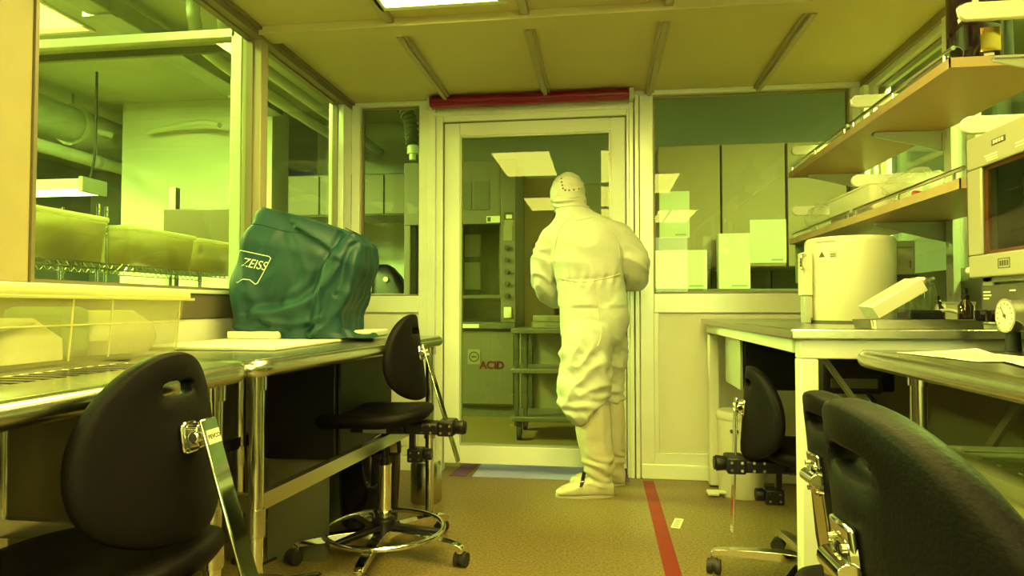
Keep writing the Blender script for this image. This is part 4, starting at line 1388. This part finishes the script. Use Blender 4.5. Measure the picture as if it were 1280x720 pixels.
def make_stool(label, loc, rz, H, ring=True, base_rot=0, group=None, sticker=1, lean=9, tilt=0, back_w=.19, back_h=.172, back_z=.20, back_x=.15, bar_off=.052):
    """faces local +X; H = height of the seat top; back_z: centre of the backrest above the seat"""
    t = thing('lab_stool', label, 'stool', loc, rz, group)
    # base: five chrome arms with casters
    for k in range(5):
        a = R(base_rot + 72 * k)
        c, s = math.cos(a), math.sin(a)
        prof = [(.02, .090), (.10, .094), (.20, .090), (.29, .082), (.335, .076), (.345, .064)]
        pts = spline([(r * c, r * s, z) for r, z in prof], 5)
        kk = len(pts)
        lg = MB().bar(pts, [lerp(.050, .030, i / (kk - 1)) for i in range(kk)], [lerp(.034, .018, i / (kk - 1)) for i in range(kk)]).cyl((.338 * c, .338 * s, .055), (.338 * c, .338 * s, .080), .014, n=14).build('leg', 'chrome', t, bevel=.006, seg=3)
        cb = MB()
        sw = R(base_rot * 3 + 95 * k)
        u = Vector((math.cos(sw), math.sin(sw), 0))
        w = Vector((-u.y, u.x, 0))
        p = Vector((.338 * c, .338 * s, 0)) + u * .014
        for sg in (-1, 1):
            p0 = p + w * (.007 * sg); p1 = p + w * (.024 * sg)
            cb.cyl((p0.x, p0.y, .0275), (p1.x, p1.y, .0275), .027, n=22)
        cb.cyl((p - w * .012)[:2] + (.034,), (p + w * .012)[:2] + (.034,), .024, n=18)
        cb.cyl((.338 * c, .338 * s, .03), (.338 * c, .338 * s, .060), .010, n=12)
        cb.build('caster', 'rubber', lg)
    MB().lathe([(.030, .062), (.046, .066), (.050, .098), (.036, .115), (.034, .130)], n=28).build('hub', 'chrome', t)
    zc = max(.26, H - .235)
    MB().cyl((0, 0, .12), (0, 0, zc), .0265, n=28).cyl((0, 0, zc), (0, 0, zc + .006), .0285, n=28).build('column', 'chrome', t)
    MB().cyl((0, 0, zc), (0, 0, H - .075), .0145, n=20).cyl((0, 0, zc), (0, 0, zc + .03), .020, n=20).build('piston', 'black_plastic', t)
    if ring:
        rz_ = .108
        MB().tube([(.237 * math.cos(2 * PI * j / 56), .237 * math.sin(2 * PI * j / 56), rz_) for j in range(56)], .0105, 12, closed=True).build('foot_ring', 'chrome', t)
        b = MB()
        for k in range(3):
            a = R(base_rot + 36 + 120 * k)
            b.bar([(.03 * math.cos(a), .03 * math.sin(a), rz_ + .012), (.232 * math.cos(a), .232 * math.sin(a), rz_)], [.045, .026], .018)
        b.lathe([(.030, rz_ - .02), (.045, rz_ - .015), (.045, rz_ + .04), (.032, rz_ + .05)], n=24)
        b.build('ring_spokes', 'black_plastic', t, bevel=.004)
    # seat: moulded black foam, dished, thin front lip
    T = R(tilt)
    rings = []
    def seat_ring(k, z, dish=0):
        pts = superell(.235 * k, .205 * k, z, 56, .78, cx=.045, egg=-.10)
        for p in pts:
            d = (p.x - .045) / .235
            p.z += -.030 * max(0, d) ** 2.2 + .014 * max(0, -d) ** 2 - .010 * (p.y / .205) ** 2 * (1 if z > H - .03 else .3)
        return pts
    prof = [(.30, H - .062), (.80, H - .060), (.93, H - .052), (.99, H - .034), (1.0, H - .020), (.97, H - .006), (.90, H + .001), (.75, H - .004), (.5, H - .012), (.2, H - .014)]
    MB().loft([seat_ring(k, z) for k, z in prof]).build('seat', 'black_foam', t, angle=80)
    # back bar: flat chrome strip, leaning out at the foot
    la = R(lean)
    zb = H + back_z
    top = Vector((-back_x - bar_off, 0, zb + .05))
    d = Vector((-math.sin(la * 1.9), 0, -math.cos(la * 1.9)))
    bot = top + d * .49
    xb = top.x + d.x * ((top.z - (H - .075)) / -d.z)
    bar_ = MB().bar([top, bot], .048, .0075, up=(-1, 0, 0)).build('back_bar', 'chrome', t, bevel=.003)
    # mechanism
    m_ = MB().box(-.10, .12, -.075, .075, H - .095, H - .058).box(min(xb + .03, -.1), -.06, -.045, .045, H - .100, H - .055)
    mech = m_.build('mechanism', 'black_plastic', t, bevel=.008)
    MB().box(xb - .032, xb + .035, -.05, .05, H - .105, H - .045).build('bar_clamp', 'black_plastic', mech, bevel=.008)
    MB().cyl((xb - .028, 0, H - .075), (xb - .066, 0, H - .075), .026, .030, n=9).cyl((xb - .066, 0, H - .075), (xb - .073, 0, H - .075), .026, n=9).build('knob', 'black_plastic', mech, bevel=.004)
    for x in (xb + .018, xb - .018, xb + .06, xb + .095):
        for z in (H - .062, H - .09):
            yy = .051 if x < xb + .03 else .046
            MB().cyl((x, -yy - .004, z), (x, yy + .004, z), .0055, n=10).build('bolt', 'chrome', mech)
    b = MB().box(-.165, -.10, -.03, .03, H - .215, H - .16).box(-.125, -.105, -.02, .02, H - .165, H - .09)
    low = b.build('tilt_block', 'black_plastic', mech, bevel=.006)
    MB().cyl((-.165, 0, H - .185), (-.195, 0, H - .185), .024, n=9).build('tilt_knob', 'black_plastic', low, bevel=.004)
    for x in (-.15, -.115):
        for z in (H - .175, H - .2):
            MB().cyl((x, -.033, z), (x, .033, z), .004, n=8).build('tilt_bolt', 'chrome', mech)
    if sticker:
        MB().box(-.03, .065, .0745 * sticker, .0765 * sticker, H - .092, H - .066).build('rating_sticker', 'tape_grey', mech)
    lv = MB().tube(spline([(.03, -.07, H - .085), (.03, -.13, H - .09), (.025, -.16, H - .12), (.02, -.17, H - .17)], 6), .006, 8)
    lever = lv.build('lever', 'black_plastic', mech)
    pd = [Vector((x, y, 0)) for x, y in rounded_rect(.062, .075, .02)]
    Mp = Matrix.Translation((.02, -.172, H - .20)) @ Matrix.Rotation(R(80), 4, 'X')
    MB().loft([pd, [p + Vector((0, 0, .016)) for p in pd]], M=Mp).build('lever_paddle', 'black_gloss', mech, bevel=.004)
    MB().box(-.016, .016, -.022, .02, -.0025, -.0005, Mp).build('paddle_mark', 'chrome', mech)
    # backrest frame of reference: local u = width (y), w = up
    B0 = Vector((-back_x, 0, zb))
    bl = R(-max(lean, 5) * .9) if lean >= 0 else R(4.8)
    upv = Vector((math.sin(-bl), 0, math.cos(bl)))
    nrm = Vector((-math.cos(bl), 0, math.sin(-bl)))    # points backwards
    def bp(u, w, q):
        # curve: wraps around the sitter
        bend = .072 * (abs(u) / .19) ** 1.8
        return B0 + Vector((0, u, 0)) + upv * w + nrm * (q - bend)
    n = 64
    def outline(k):
        pts = []
        for j in range(n):
            a = 2 * PI * j / n
            c, s = math.cos(a), math.sin(a)
            u = math.copysign(abs(c) ** .92, c) * back_w * k
            w = math.copysign(abs(s) ** .9, s) * back_h * k
            u *= (1 - .15 * s)
            pts.append((u, w))
        return pts
    def slot(k):
        pts = []
        for j in range(n):
            a = 2 * PI * j / n
            c, s = math.cos(a), math.sin(a)
            u = math.copysign(abs(c) ** .55, c) * .044 * k
            w = .105 + math.copysign(abs(s) ** .55, s) * .0135 * k
            pts.append((u, w))
        return pts
    O, S = outline(1), slot(1)
    rings = []
    # slot front -> outer front -> rim -> outer back -> slot back (closed ring of rings)
    for k, q in ((0, -.012), (.35, -.018), (.70, -.020), (.90, -.017), (.97, -.010), (1.0, .0), (.985, .010), (.94, .016), (.85, .018), (.5, .018), (.12, .018), (.02, .016), (0, .010)):
        rg = []
        for (ou, ow), (su, sw_) in zip(O, S):
            rg.append(bp(lerp(su, ou, k), lerp(sw_, ow, k), q))
        rings.append(rg)
    MB().loft(rings, closed=True).build('backrest', 'black_foam', t, angle=70)
    b = MB()
    M0 = B0 + upv * .012 + nrm * .018
    def off(u, w, q):
        return M0 + Vector((0, u, 0)) + upv * w + nrm * q
    b.loft([[off(u, w, 0) for u, w in rounded_rect(.050, .060, .012)], [off(u, w, .008) for u, w in rounded_rect(.046, .056, .012)]])
    b.cyl(off(-.026, .0, max(.01, bar_off - .026)), off(.026, .0, max(.01, bar_off - .026)), .011, n=16)
    b.loft([[off(u, w, .006) for u, w in rounded_rect(.04, .05, .008)], [off(u, w, max(.009, bar_off - .02)) for u, w in rounded_rect(.036, .04, .008)]])
    br = b.build('back_bracket', 'chrome', t, bevel=.003)
    for u in (-.016, .016):
        for w in (-.021, .021):
            MB().cyl(off(u, w, .008), off(u, w, .012), .004, n=10).build('bolt', 'cast_metal', br)
    # brand sticker at the top of the bar
    side = Vector((0, 1, 0))
    nb = d.cross(side).normalized()
    if nb.x > 0:
        nb = -nb
    o_ = top + d * .035 + nb * .0042
    Ms = axes(o_, (0, -1, 0), -d)
    MB().box(-.019, .019, -.013, .013, 0, .0012, Ms).build('brand_plate', 'gauge_face', bar_)
    text('brand_text', 'BEVCO', .0115, Ms @ Matrix.Translation((0, 0, .0014)), 'print_dark', bar_, .0002, bold=.0004)
    return t

make_stool('black lab stool with big backrest at the near left table', (-.925, 1.13, 0), R(180), .545, True, 10, back_z=.20)
make_stool('black lab stool with chrome foot ring beside the long left table', (-.872, 2.58, 0), R(180), .595, True, 22, back_z=.205, back_x=.13, bar_off=.03)
make_stool('low black lab stool pushed in at the far right table by the bin', (.745, 2.50, 0), R(0), .505, False, 21, back_z=.115, back_h=.165, back_x=.215, lean=1, bar_off=.045)
make_stool('black lab stool behind the nearest one at the right table', (.527, 1.182, 0), R(3.8), .509, False, 20, back_z=.195, back_w=.176, back_h=.155, lean=-4, bar_off=.026)
make_stool('nearest black lab stool with back to the camera at the right', (.391, .642, 0), R(1.7), .561, False, 40, back_z=.195, back_w=.179, back_h=.160, lean=-4, bar_off=.026)
# ------------------------------------------------------------------ the person in a clean-room suit
PERS = thing('person', 'person in pale hooded coverall and boot covers standing at the glass door, seen from behind', 'person', (-.06, 3.58, 0))
PO = Vector((-.06, 3.58, 0))

def limb(b, pts, n=24, sq=1.0):
    """pts: (x, y, z, rx, ry) rings roughly perpendicular to the path"""
    P = [Vector(p[:3]) for p in pts]
    rings = []
    k = len(P)
    u = None
    for i, p in enumerate(P):
        d = (P[min(i + 1, k - 1)] - P[max(i - 1, 0)]).normalized()
        if u is None:
            u = Vector((1, 0, 0)) if abs(d.x) < .8 else Vector((0, 0, 1))
        u = (u - d * u.dot(d)).normalized()
        v = d.cross(u)
        rings.append([p + u * math.cos(2 * PI * j / n) * pts[i][3] + v * math.sin(2 * PI * j / n) * pts[i][4] for j in range(n)])
    b.loft(rings)
    return b

def stack(b, rows, n=40, e=.9):
    """rows: (z, cx, cy, rx, ry, rot_deg)"""
    rings = []
    for z, cx, cy, rx, ry, rot in rows:
        c0, s0 = math.cos(R(rot)), math.sin(R(rot))
        rg = []
        for j in range(n):
            a = 2 * PI * j / n
            c, s = math.cos(a), math.sin(a)
            x = math.copysign(abs(c) ** e, c) * rx
            y = math.copysign(abs(s) ** e, s) * ry
            rg.append(Vector((cx + x * c0 - y * s0, cy + x * s0 + y * c0, z)))
        rings.append(rg)
    b.loft(rings)
    return b

def fuse(b, name, m, parent, voxel, smooth_it=6, fn=None):
    """join the overlapping closed pieces of b into one continuous surface, then shape it"""
    tmpo = b.build(name + '_src', m)
    md = tmpo.modifiers.new('r', 'REMESH')
    md.mode = 'VOXEL'
    md.voxel_size = voxel
    md2 = tmpo.modifiers.new('s', 'SMOOTH')
    md2.factor = .5
    md2.iterations = smooth_it
    me = bpy.data.meshes.new_from_object(tmpo.evaluated_get(bpy.context.evaluated_depsgraph_get()))
    bpy.data.objects.remove(tmpo)
    me.name = name
    if fn:
        no = [v.normal.copy() for v in me.vertices]
        for v, q in zip(me.vertices, no):
            v.co = v.co + q * fn(v.co, q)
    for p in me.polygons:
        p.use_smooth = True
    me.materials.clear()
    for x in (m if isinstance(m, list) else [m]):
        me.materials.append(MATS[x])
    o = bpy.data.objects.new(name, me)
    col.objects.link(o)
    o.parent = parent
    return o

# all coordinates below are relative to the point between the feet; +y is towards the door
# ---- arms
ARM_R = [(.142, .01, 1.375), (.200, .02, 1.32), (.240, .02, 1.235), (.240, .12, 1.165), (.18, .22, 1.155), (.13, .265, 1.165)]
ARM_L = [(-.190, .01, 1.37), (-.236, .03, 1.30), (-.262, .05, 1.17), (-.235, .14, 1.08), (-.18, .23, 1.055), (-.145, .275, 1.06)]
def arm(b, pts, rad, n=20):
    sp = spline(pts, 6)
    k = len(sp)
    rr = [lerp(*( (rad[int(i * (len(rad) - 1) / k)], rad[min(len(rad) - 1, int(i * (len(rad) - 1) / k) + 1)]) ), (i * (len(rad) - 1) / k) % 1) for i in range(k)]
    b.tube(sp, rr, n)
    b.sphere(sp[0], rr[0] * .98, 20, 12)
    return sp

# ---- the body itself: one continuous figure with head, face, hands
b = MB()
stack(b, [(.84, .01, .02, .150, .105, 20), (.95, .005, .02, .155, .105, 15), (1.08, -.005, .01, .135, .095, 8), (1.22, -.015, .0, .150, .105, 4), (1.36, -.03, .01, .165, .105, 2), (1.43, -.05, .02, .135, .085, 0), (1.48, -.08, .035, .06, .06, 0)])
limb(b, [(-.10, .04, 1.44, .052, .055), (-.12, .06, 1.56, .052, .055)])
HC = Vector((-.125, .085, 1.635))
b.sphere(HC, (.074, .094, .108), 28, 18)
HM = Matrix.Translation(HC) @ Matrix.Rotation(R(22), 4, 'Z') @ Matrix.Rotation(R(-14), 4, 'X')
b.sphere((0, .055, -.055), (.052, .045, .055), 20, 12, M=HM)                       # jaw
b.loft([[Vector((x, .085, z)) for x, z in ((-.008, .015), (.008, .015), (.016, -.022), (-.016, -.022))], [Vector((x, .112 if z < 0 else .094, z)) for x, z in ((-.005, .015), (.005, .015), (.011, -.018), (-.011, -.018))]], M=HM)
for s in (-1, 1):
    b.sphere((s * .076, .0, -.01), (.010, .020, .030), 14, 10, M=HM)               # ears
    b.sphere((s * .030, .082, .022), (.018, .010, .008), 12, 8, M=HM)              # brow
    b.sphere((s * .018, .098, -.048), (.018, .008, .006), 12, 8, M=HM)             # lips
def hand(b, w, dirv, palm_n, side):
    """w wrist; dirv towards the fingers; palm_n palm normal; side +1/-1 thumb side"""
    d = Vector(dirv).normalized()
    q = Vector(palm_n).normalized()
    q = (q - d * q.dot(d)).normalized()
    s = d.cross(q) * side
    w = Vector(w)
    limb_pts = [(0, .026, .019), (.03, .036, .017), (.07, .042, .015), (.092, .040, .012)]
    rings = []
    for a, rx, ry in limb_pts:
        rings.append([w + d * a + s * math.cos(2 * PI * j / 18) * rx + q * math.sin(2 * PI * j / 18) * ry for j in range(18)])
    b.loft(rings)
    for k, (o, L, bend) in enumerate(((.0325, .072, 34), (.0110, .080, 36), (-.0108, .074, 39), (-.0320, .058, 42))):
        p = w + d * .082 + s * o
        ang = 0
        pts = [p]
        for seg, fr in enumerate((.45, .32, .23)):
            ang += R(bend * (.7 if seg == 0 else .9))
            p = p + (d * math.cos(ang) + q * math.sin(ang)) * (L * fr)
            pts.append(p)
        b.tube(pts, [.0085, .0082, .0076, .0066], 10)
        b.sphere(pts[-1], .0072, 10, 8)
        b.sphere(pts[1], .0083, 10, 8)
        b.sphere(pts[2], .0078, 10, 8)
    p = w + d * .022 + s * .026
    pts = [p, p + d * .030 + s * .022 + q * .006, p + d * .056 + s * .026 + q * .020, p + d * .076 + s * .020 + q * .032]
    b.tube(pts, [.013, .0115, .0105, .008], 10)
    b.sphere(pts[-1], .0082, 10, 8)
    b.sphere(pts[1], .0118, 10, 8)
arm(b, ARM_R, [.052, .048, .042, .038, .032, .026], 16)
arm(b, ARM_L, [.052, .048, .042, .038, .032, .026], 16)
hand(b, (.135, .262, 1.163), (-.85, .35, -.05), (-.2, -.5, -.6), 1)
hand(b, (-.147, .272, 1.06), (.75, .45, .05), (.2, -.5, -.6), -1)
LEG_N = [(-.02, -.02, .86), (-.03, -.045, .62), (-.03, -.05, .48), (.01, -.05, .28), (.035, -.045, .09)]
LEG_F = [(.06, .09, .86), (.045, .14, .62), (.055, .165, .48), (.09, .19, .28), (.10, .20, .09)]
for L in (LEG_N, LEG_F):
    arm(b, L, [.085, .072, .058, .056, .042], 16)
    x, y, z = L[-1]
    limb(b, [(x + .02, y, .085, .035, .035), (x - .03, y - .005, .06, .035, .035), (x - .12, y - .02, .04, .038, .022), (x - .19, y - .03, .028, .024, .016)])
body = fuse(b, 'body', 'skin', PERS, .0042, 2)

# ---- coverall
b = MB()
stack(b, [(.80, .015, .02, .150, .125, 32), (.86, .020, .02, .178, .150, 28), (.95, .022, .015, .188, .152, 20), (1.05, .012, .005, .182, .140, 10), (1.13, .0, -.002, .180, .132, 5), (1.22, -.010, -.005, .190, .134, 3),
          (1.32, -.022, .0, .202, .138, 2), (1.40, -.028, .005, .212, .125, 0), (1.445, -.034, .012, .195, .108, -1), (1.485, -.055, .022, .140, .092, -3), (1.515, -.082, .034, .100, .085, -4), (1.545, -.098, .045, .088, .082, -6)], 48)
sr = arm(b, [(.10, .0, 1.35)] + [(p[0], p[1], p[2]) for p in ARM_R[:1]] + [Vector(p) for p in ARM_R[1:]], [.080, .086, .080, .074, .070, .060, .052], 22)
sl = arm(b, [(-.145, .0, 1.345)] + [(p[0], p[1], p[2]) for p in ARM_L[:1]] + [Vector(p) for p in ARM_L[1:]], [.086, .084, .076, .070, .066, .058, .050], 22)
# near trouser leg, blousing over the boot
LN = [(-.005, -.03, .90, .135, .135), (-.015, -.045, .78, .142, .135), (-.028, -.055, .68, .135, .125), (-.035, -.06, .58, .130, .115), (-.030, -.06, .50, .130, .112), (-.018, -.058, .455, .120, .105), (-.005, -.055, .44, .095, .09)]
LF = [(.075, .08, .90, .120, .130), (.085, .12, .78, .112, .125), (.085, .15, .68, .105, .115), (.080, .165, .58, .098, .105), (.080, .175, .50, .094, .098), (.085, .18, .46, .085, .09)]
limb(b, LN, 30)
limb(b, LF, 30)
WAIST = lambda x: 1.145 + .045 * x * 4 * .2 - .35 * (x + .03) ** 2 + .03 * max(0, x) * 4
def wr(p, n):
    d = 0
    z = p.z
    P = Vector(p)
    # trousers: long diagonal drag lines, bunching near the hem
    if z < 1.0:
        k = max(0, min(1, (1.0 - z) / .25))
        q = noise.noise(Vector((P.x * 5 + P.z * 6.5, P.y * 5, P.z * 9 - P.x * 8)))
        d += .016 * k * (1 - abs(q) * 2.2)
        h = max(0, 1 - abs(z - .51) / .10)
        d += .006 * h * math.sin(z * 105 + P.x * 14 + 5 * noise.noise(Vector((P.x * 7, P.y * 7, z * 5))))
        q2 = noise.noise(Vector((P.x * 17 + P.z * 9, P.y * 15, P.z * 13)))
        d += .008 * k * (.4 - abs(q2) * 1.6)
    else:
        arm_ = max(0, min(1, (abs(P.x + .02) - .17) / .05))
        q = noise.noise(Vector((P.x * 4 - P.z * 5, P.y * 4, P.z * 5 + P.x * 6)))
        d += .008 * (1 - abs(q) * 2) * (1 - arm_)
        # gathers around the elastic waist
        w = z - WAIST(P.x)
        g = math.exp(-(w / .05) ** 2) * (1 - arm_)
        d += -.008 * math.exp(-(w / .014) ** 2) * (1 - arm_) + g * .005 * math.sin(P.x * 130 + 4 * noise.noise(P * 9)) 
        # sleeves: rings of creases, strongest at the elbow
        q3 = 1 - 1.7 * abs(math.sin((P.z * 1.0 + P.y * .6 + P.x * .3) * 52 + 3.2 * noise.noise(P * 8)))
        el = math.exp(-((P.z - 1.20) / .13) ** 2)
        d += arm_ * (.0022 + .006 * el) * q3 + arm_ * .007 * noise.noise(P * 12)
        d += .0035 * noise.noise(Vector((P.x * 14 + P.z * 10, P.y * 12, P.z * 9)))
        if z < 1.12:
            k = max(0, min(1, (1.12 - z) / .12))
            q = noise.noise(Vector((P.x * 5 + P.z * 6.5, P.y * 5, P.z * 9 - P.x * 8)))
            d += .008 * k * (1 - abs(q) * 2.2)
    return d
cov = fuse(b, 'coverall', 'suit_fabric', PERS, .0085, 8, wr)
me = cov.data
bvh = BVHTree.FromPolygons([v.co[:] for v in me.vertices], [p.vertices[:] for p in me.polygons])
def on_suit(x, z, off=.001):
    h = bvh.ray_cast(Vector((x, -1.2, z)), Vector((0, 1, 0)))
    return (h[0] + h[1] * off) if h[0] is not None else None
def seam(ln, r=.0030, parent=cov, name='seam', m='suit_seam'):
    pts = [on_suit(p.x, p.y) for p in spline([(x, z, 0) for x, z in ln], 14)]
    pts = [p for p in pts if p is not None]
    out = [pts[0]]
    for p in pts[1:]:
        if (p - out[-1]).length < .05:
            out.append(p)
    MB().tube(out, r, 6).build(name, m, parent)
seam([(-.16, 1.155), (-.08, 1.135), (.0, 1.135), (.08, 1.15), (.155, 1.175)], .0042)
seam([(.02, 1.135), (.035, 1.05), (.052, .95), (.058, .86), (.04, .80)], .0035)
seam([(-.085, 1.49), (-.15, 1.43), (-.185, 1.32), (-.188, 1.24)], .0032)
seam([(.02, 1.485), (.09, 1.44), (.14, 1.36), (.155, 1.26)], .0032)
seam([(-.135, .88), (-.145, .78), (-.14, .68), (-.125, .55)], .003)
seam([(-.115, 1.475), (-.06, 1.462), (.01, 1.478)], .003)
# cuffs
for pts, nm in ((sr, 'cuff'), (sl, 'cuff')):
    p, q = pts[-1], pts[-3]
    d = (p - q).normalized()
    MB().cyl(p - d * .012, p + d * .014, .050, .043, n=24).build(nm, 'suit_seam', cov)

# ---- hood
b = MB()
stack(b, [(1.475, -.075, .03, .112, .092, -4), (1.51, -.088, .042, .094, .088, -6), (1.555, -.108, .058, .090, .094, -8), (1.60, -.122, .072, .098, .112, -8), (1.65, -.126, .080, .098, .118, -8), (1.695, -.126, .082, .088, .104, -8), (1.728, -.124, .080, .062, .074, -8), (1.748, -.123, .078, .022, .026, -8)], 44, .93)
hf = lambda p, n: .007 * (.4 - 1.8 * abs(noise.noise(Vector((p.x * 13, p.y * 11, p.z * 20))))) + .007 * noise.noise(p * 8) + (.008 * (1 - 1.8 * abs(math.sin(p.z * 85 + 2.5 * noise.noise(p * 9)))) if p.z < 1.58 else 0)
hood = fuse(b, 'hood', 'suit_fabric', PERS, .007, 4, hf)
# face opening trim
pts = []
for j in range(40):
    a = 2 * PI * j / 40
    v = HM @ Vector((.062 * math.cos(a), .085 - .012 * math.cos(a) ** 2, -.008 + .080 * math.sin(a)))
    pts.append(v)
MB().tube(pts, .006, 8, closed=True).build('hood_trim', 'suit_seam', hood)
bvh_h = BVHTree.FromPolygons([v.co[:] for v in hood.data.vertices], [p.vertices[:] for p in hood.data.polygons])
def on_hood(x, z, off=.001):
    h = bvh_h.ray_cast(Vector((x, -1.2, z)), Vector((0, 1, 0)))
    return h[0] + h[1] * off if h[0] is not None else Vector((x, -.03, z))
b = MB()
strip1 = [on_hood(p.x, p.y, .0015) for p in spline([(-.155, 1.705, 0), (-.150, 1.67, 0), (-.140, 1.635, 0), (-.10, 1.632, 0), (-.055, 1.645, 0)], 8)]
b.bar(strip1, .022, .003, up=(0, -1, 0))
b.build('snap_strap', 'suit_seam', hood)
b = MB()
for p in strip1[2::4]:
    b.cyl(p + Vector((0, -.004, 0)), p + Vector((0, .002, 0)), .0058, n=10)
b.build('snap', 'snap_dark', hood)
hs = [on_hood(p.x, p.y, .0008) for p in spline([(-.180, 1.60, 0), (-.125, 1.588, 0), (-.06, 1.60, 0)], 8)]
MB().tube(hs, .003, 6).build('seam', 'suit_seam', hood)

# ---- boot covers
def boot(leg, toe, yaw, cov_top):
    b = MB()
    rows = []
    x3, y3, _ = leg[-1]
    x0, y0, _ = leg[2]
    for z, k, rx, ry in ((.055, 0, .068, .060), (.10, .02, .066, .062), (.16, .12, .080, .074), (.25, .35, .090, .080), (.34, .6, .095, .084), (.43, .85, .098, .088), (.50, 1, .096, .088), (.53, 1.05, .088, .082)):
        rows.append((z, lerp(x3 + .012, x0 + .03, k), lerp(y3, y0, k), rx, ry, 0))
    stack(b, rows, 32, 1)
    c, s = math.cos(R(yaw)), math.sin(R(yaw))
    def f(u, v):
        return (x3 + u * c - v * s, y3 + u * s + v * c)
    sections = [(.085, .036, .070, 0), (.06, .050, .085, .0), (.0, .054, .105, 0), (-.06, .053, .092, 0), (-.12, .056, .066, 0), (-.17, .054, .046, 0), (-.205, .040, .032, 0), (-.222, .020, .020, 0)]
    rings = []
    for u, hw, hh, _ in sections:
        rg = []
        for j in range(24):
            a = 2 * PI * j / 24
            cc, ss = math.cos(a), math.sin(a)
            v = math.copysign(abs(cc) ** .8, cc) * hw
            z = .006 + hh / 2 + math.copysign(abs(ss) ** .65, ss) * hh / 2
            X, Y = f(u, v)
            rg.append(Vector((X, Y, z)))
        rings.append(rg)
    b.loft(rings)
    def bw(p, n):
        if p.z < .02:
            return 0
        q = noise.noise(Vector((p.x * 9, p.y * 9, p.z * 7)))
        ank = math.exp(-((p.z - .15) / .07) ** 2)
        return .007 * q + .004 * noise.noise(Vector((p.x * 25, p.y * 25, p.z * 18))) + ank * .006 * math.sin(p.z * 110 + p.x * 40 + 4 * noise.noise(p * 12))
    o = fuse(b, 'boot_cover', 'boot_fabric', PERS, .0075, 4, bw)
    rings = []
    for z in (0, .012):
        rg = []
        for j in range(40):
            a = 2 * PI * j / 40
            u = -.068 + .158 * math.cos(a)
            w = .056 * math.copysign(abs(math.sin(a)) ** .8, math.sin(a)) * (1.0 if u < -.05 else .93)
            X, Y = f(u, w)
            rg.append(Vector((X, Y, z)))
        rings.append(rg)
    MB().loft(rings).build('sole', 'boot_sole', o)
    bv = BVHTree.FromPolygons([v.co[:] for v in o.data.vertices], [p.vertices[:] for p in o.data.polygons])
    pts = []
    for j in range(22):
        w = -.075 + .15 * j / 21
        X, Y = f(-.085 + .03 * (j - 10.5) / 21, w)
        org = Vector((X, Y, .22)) 
        h = bv.find_nearest(Vector((X, Y, .115 - 7.5 * w * w)))
        pts.append(h[0] + h[1] * .0015)
    MB().bar(pts, .020, .003, up=(0, 0, 1)).build('strap', 'black_plastic', o)
    p = pts[5]
    MB().box(-.012, .012, -.006, .006, -.006, .006, Matrix.Translation(p)).build('buckle', 'cast_metal', o, bevel=.002)
    tp = [Vector((lerp(x3 + .012, x0 + .03, 1.02) + .094 * math.cos(2 * PI * j / 36), lerp(y3, y0, 1.02) + .087 * math.sin(2 * PI * j / 36), .515)) for j in range(36)]
    MB().tube(tp, .005, 6, closed=True).build('top_band', 'suit_seam', o)
    return o
boot(LEG_N, None, 10, .5)
boot(LEG_F, None, 4, .5)
# ------------------------------------------------------------------ camera, world, colour
cam = bpy.data.cameras.new('camera')
cam.sensor_width = 36
cam.lens = 820 / 1280 * 36
cam.clip_start = .02
co = bpy.data.objects.new('camera', cam)
col.objects.link(co)
co.location = (0, 0, 1.0)
co.rotation_euler = (PI / 2 + .028991, 0, .135745)
scene.camera = co

w = bpy.data.worlds.new('world')
scene.world = w
w.use_nodes = True
w.node_tree.nodes['Background'].inputs[0].default_value = (.5, .5, .6, 1)
w.node_tree.nodes['Background'].inputs[1].default_value = .05

vs = scene.view_settings
vs.view_transform = 'Standard'
vs.look = 'None'
vs.exposure = -.22
vs.gamma = 1.0
vs.use_curve_mapping = False
scene.cycles.use_denoising = True
scene.cycles.max_bounces = 12
scene.cycles.diffuse_bounces = 5
scene.cycles.glossy_bounces = 5
scene.cycles.transmission_bounces = 8
scene.cycles.transparent_max_bounces = 24
scene.cycles.sample_clamp_indirect = 6.0
scene.cycles.caustics_reflective = False
scene.cycles.caustics_refractive = False
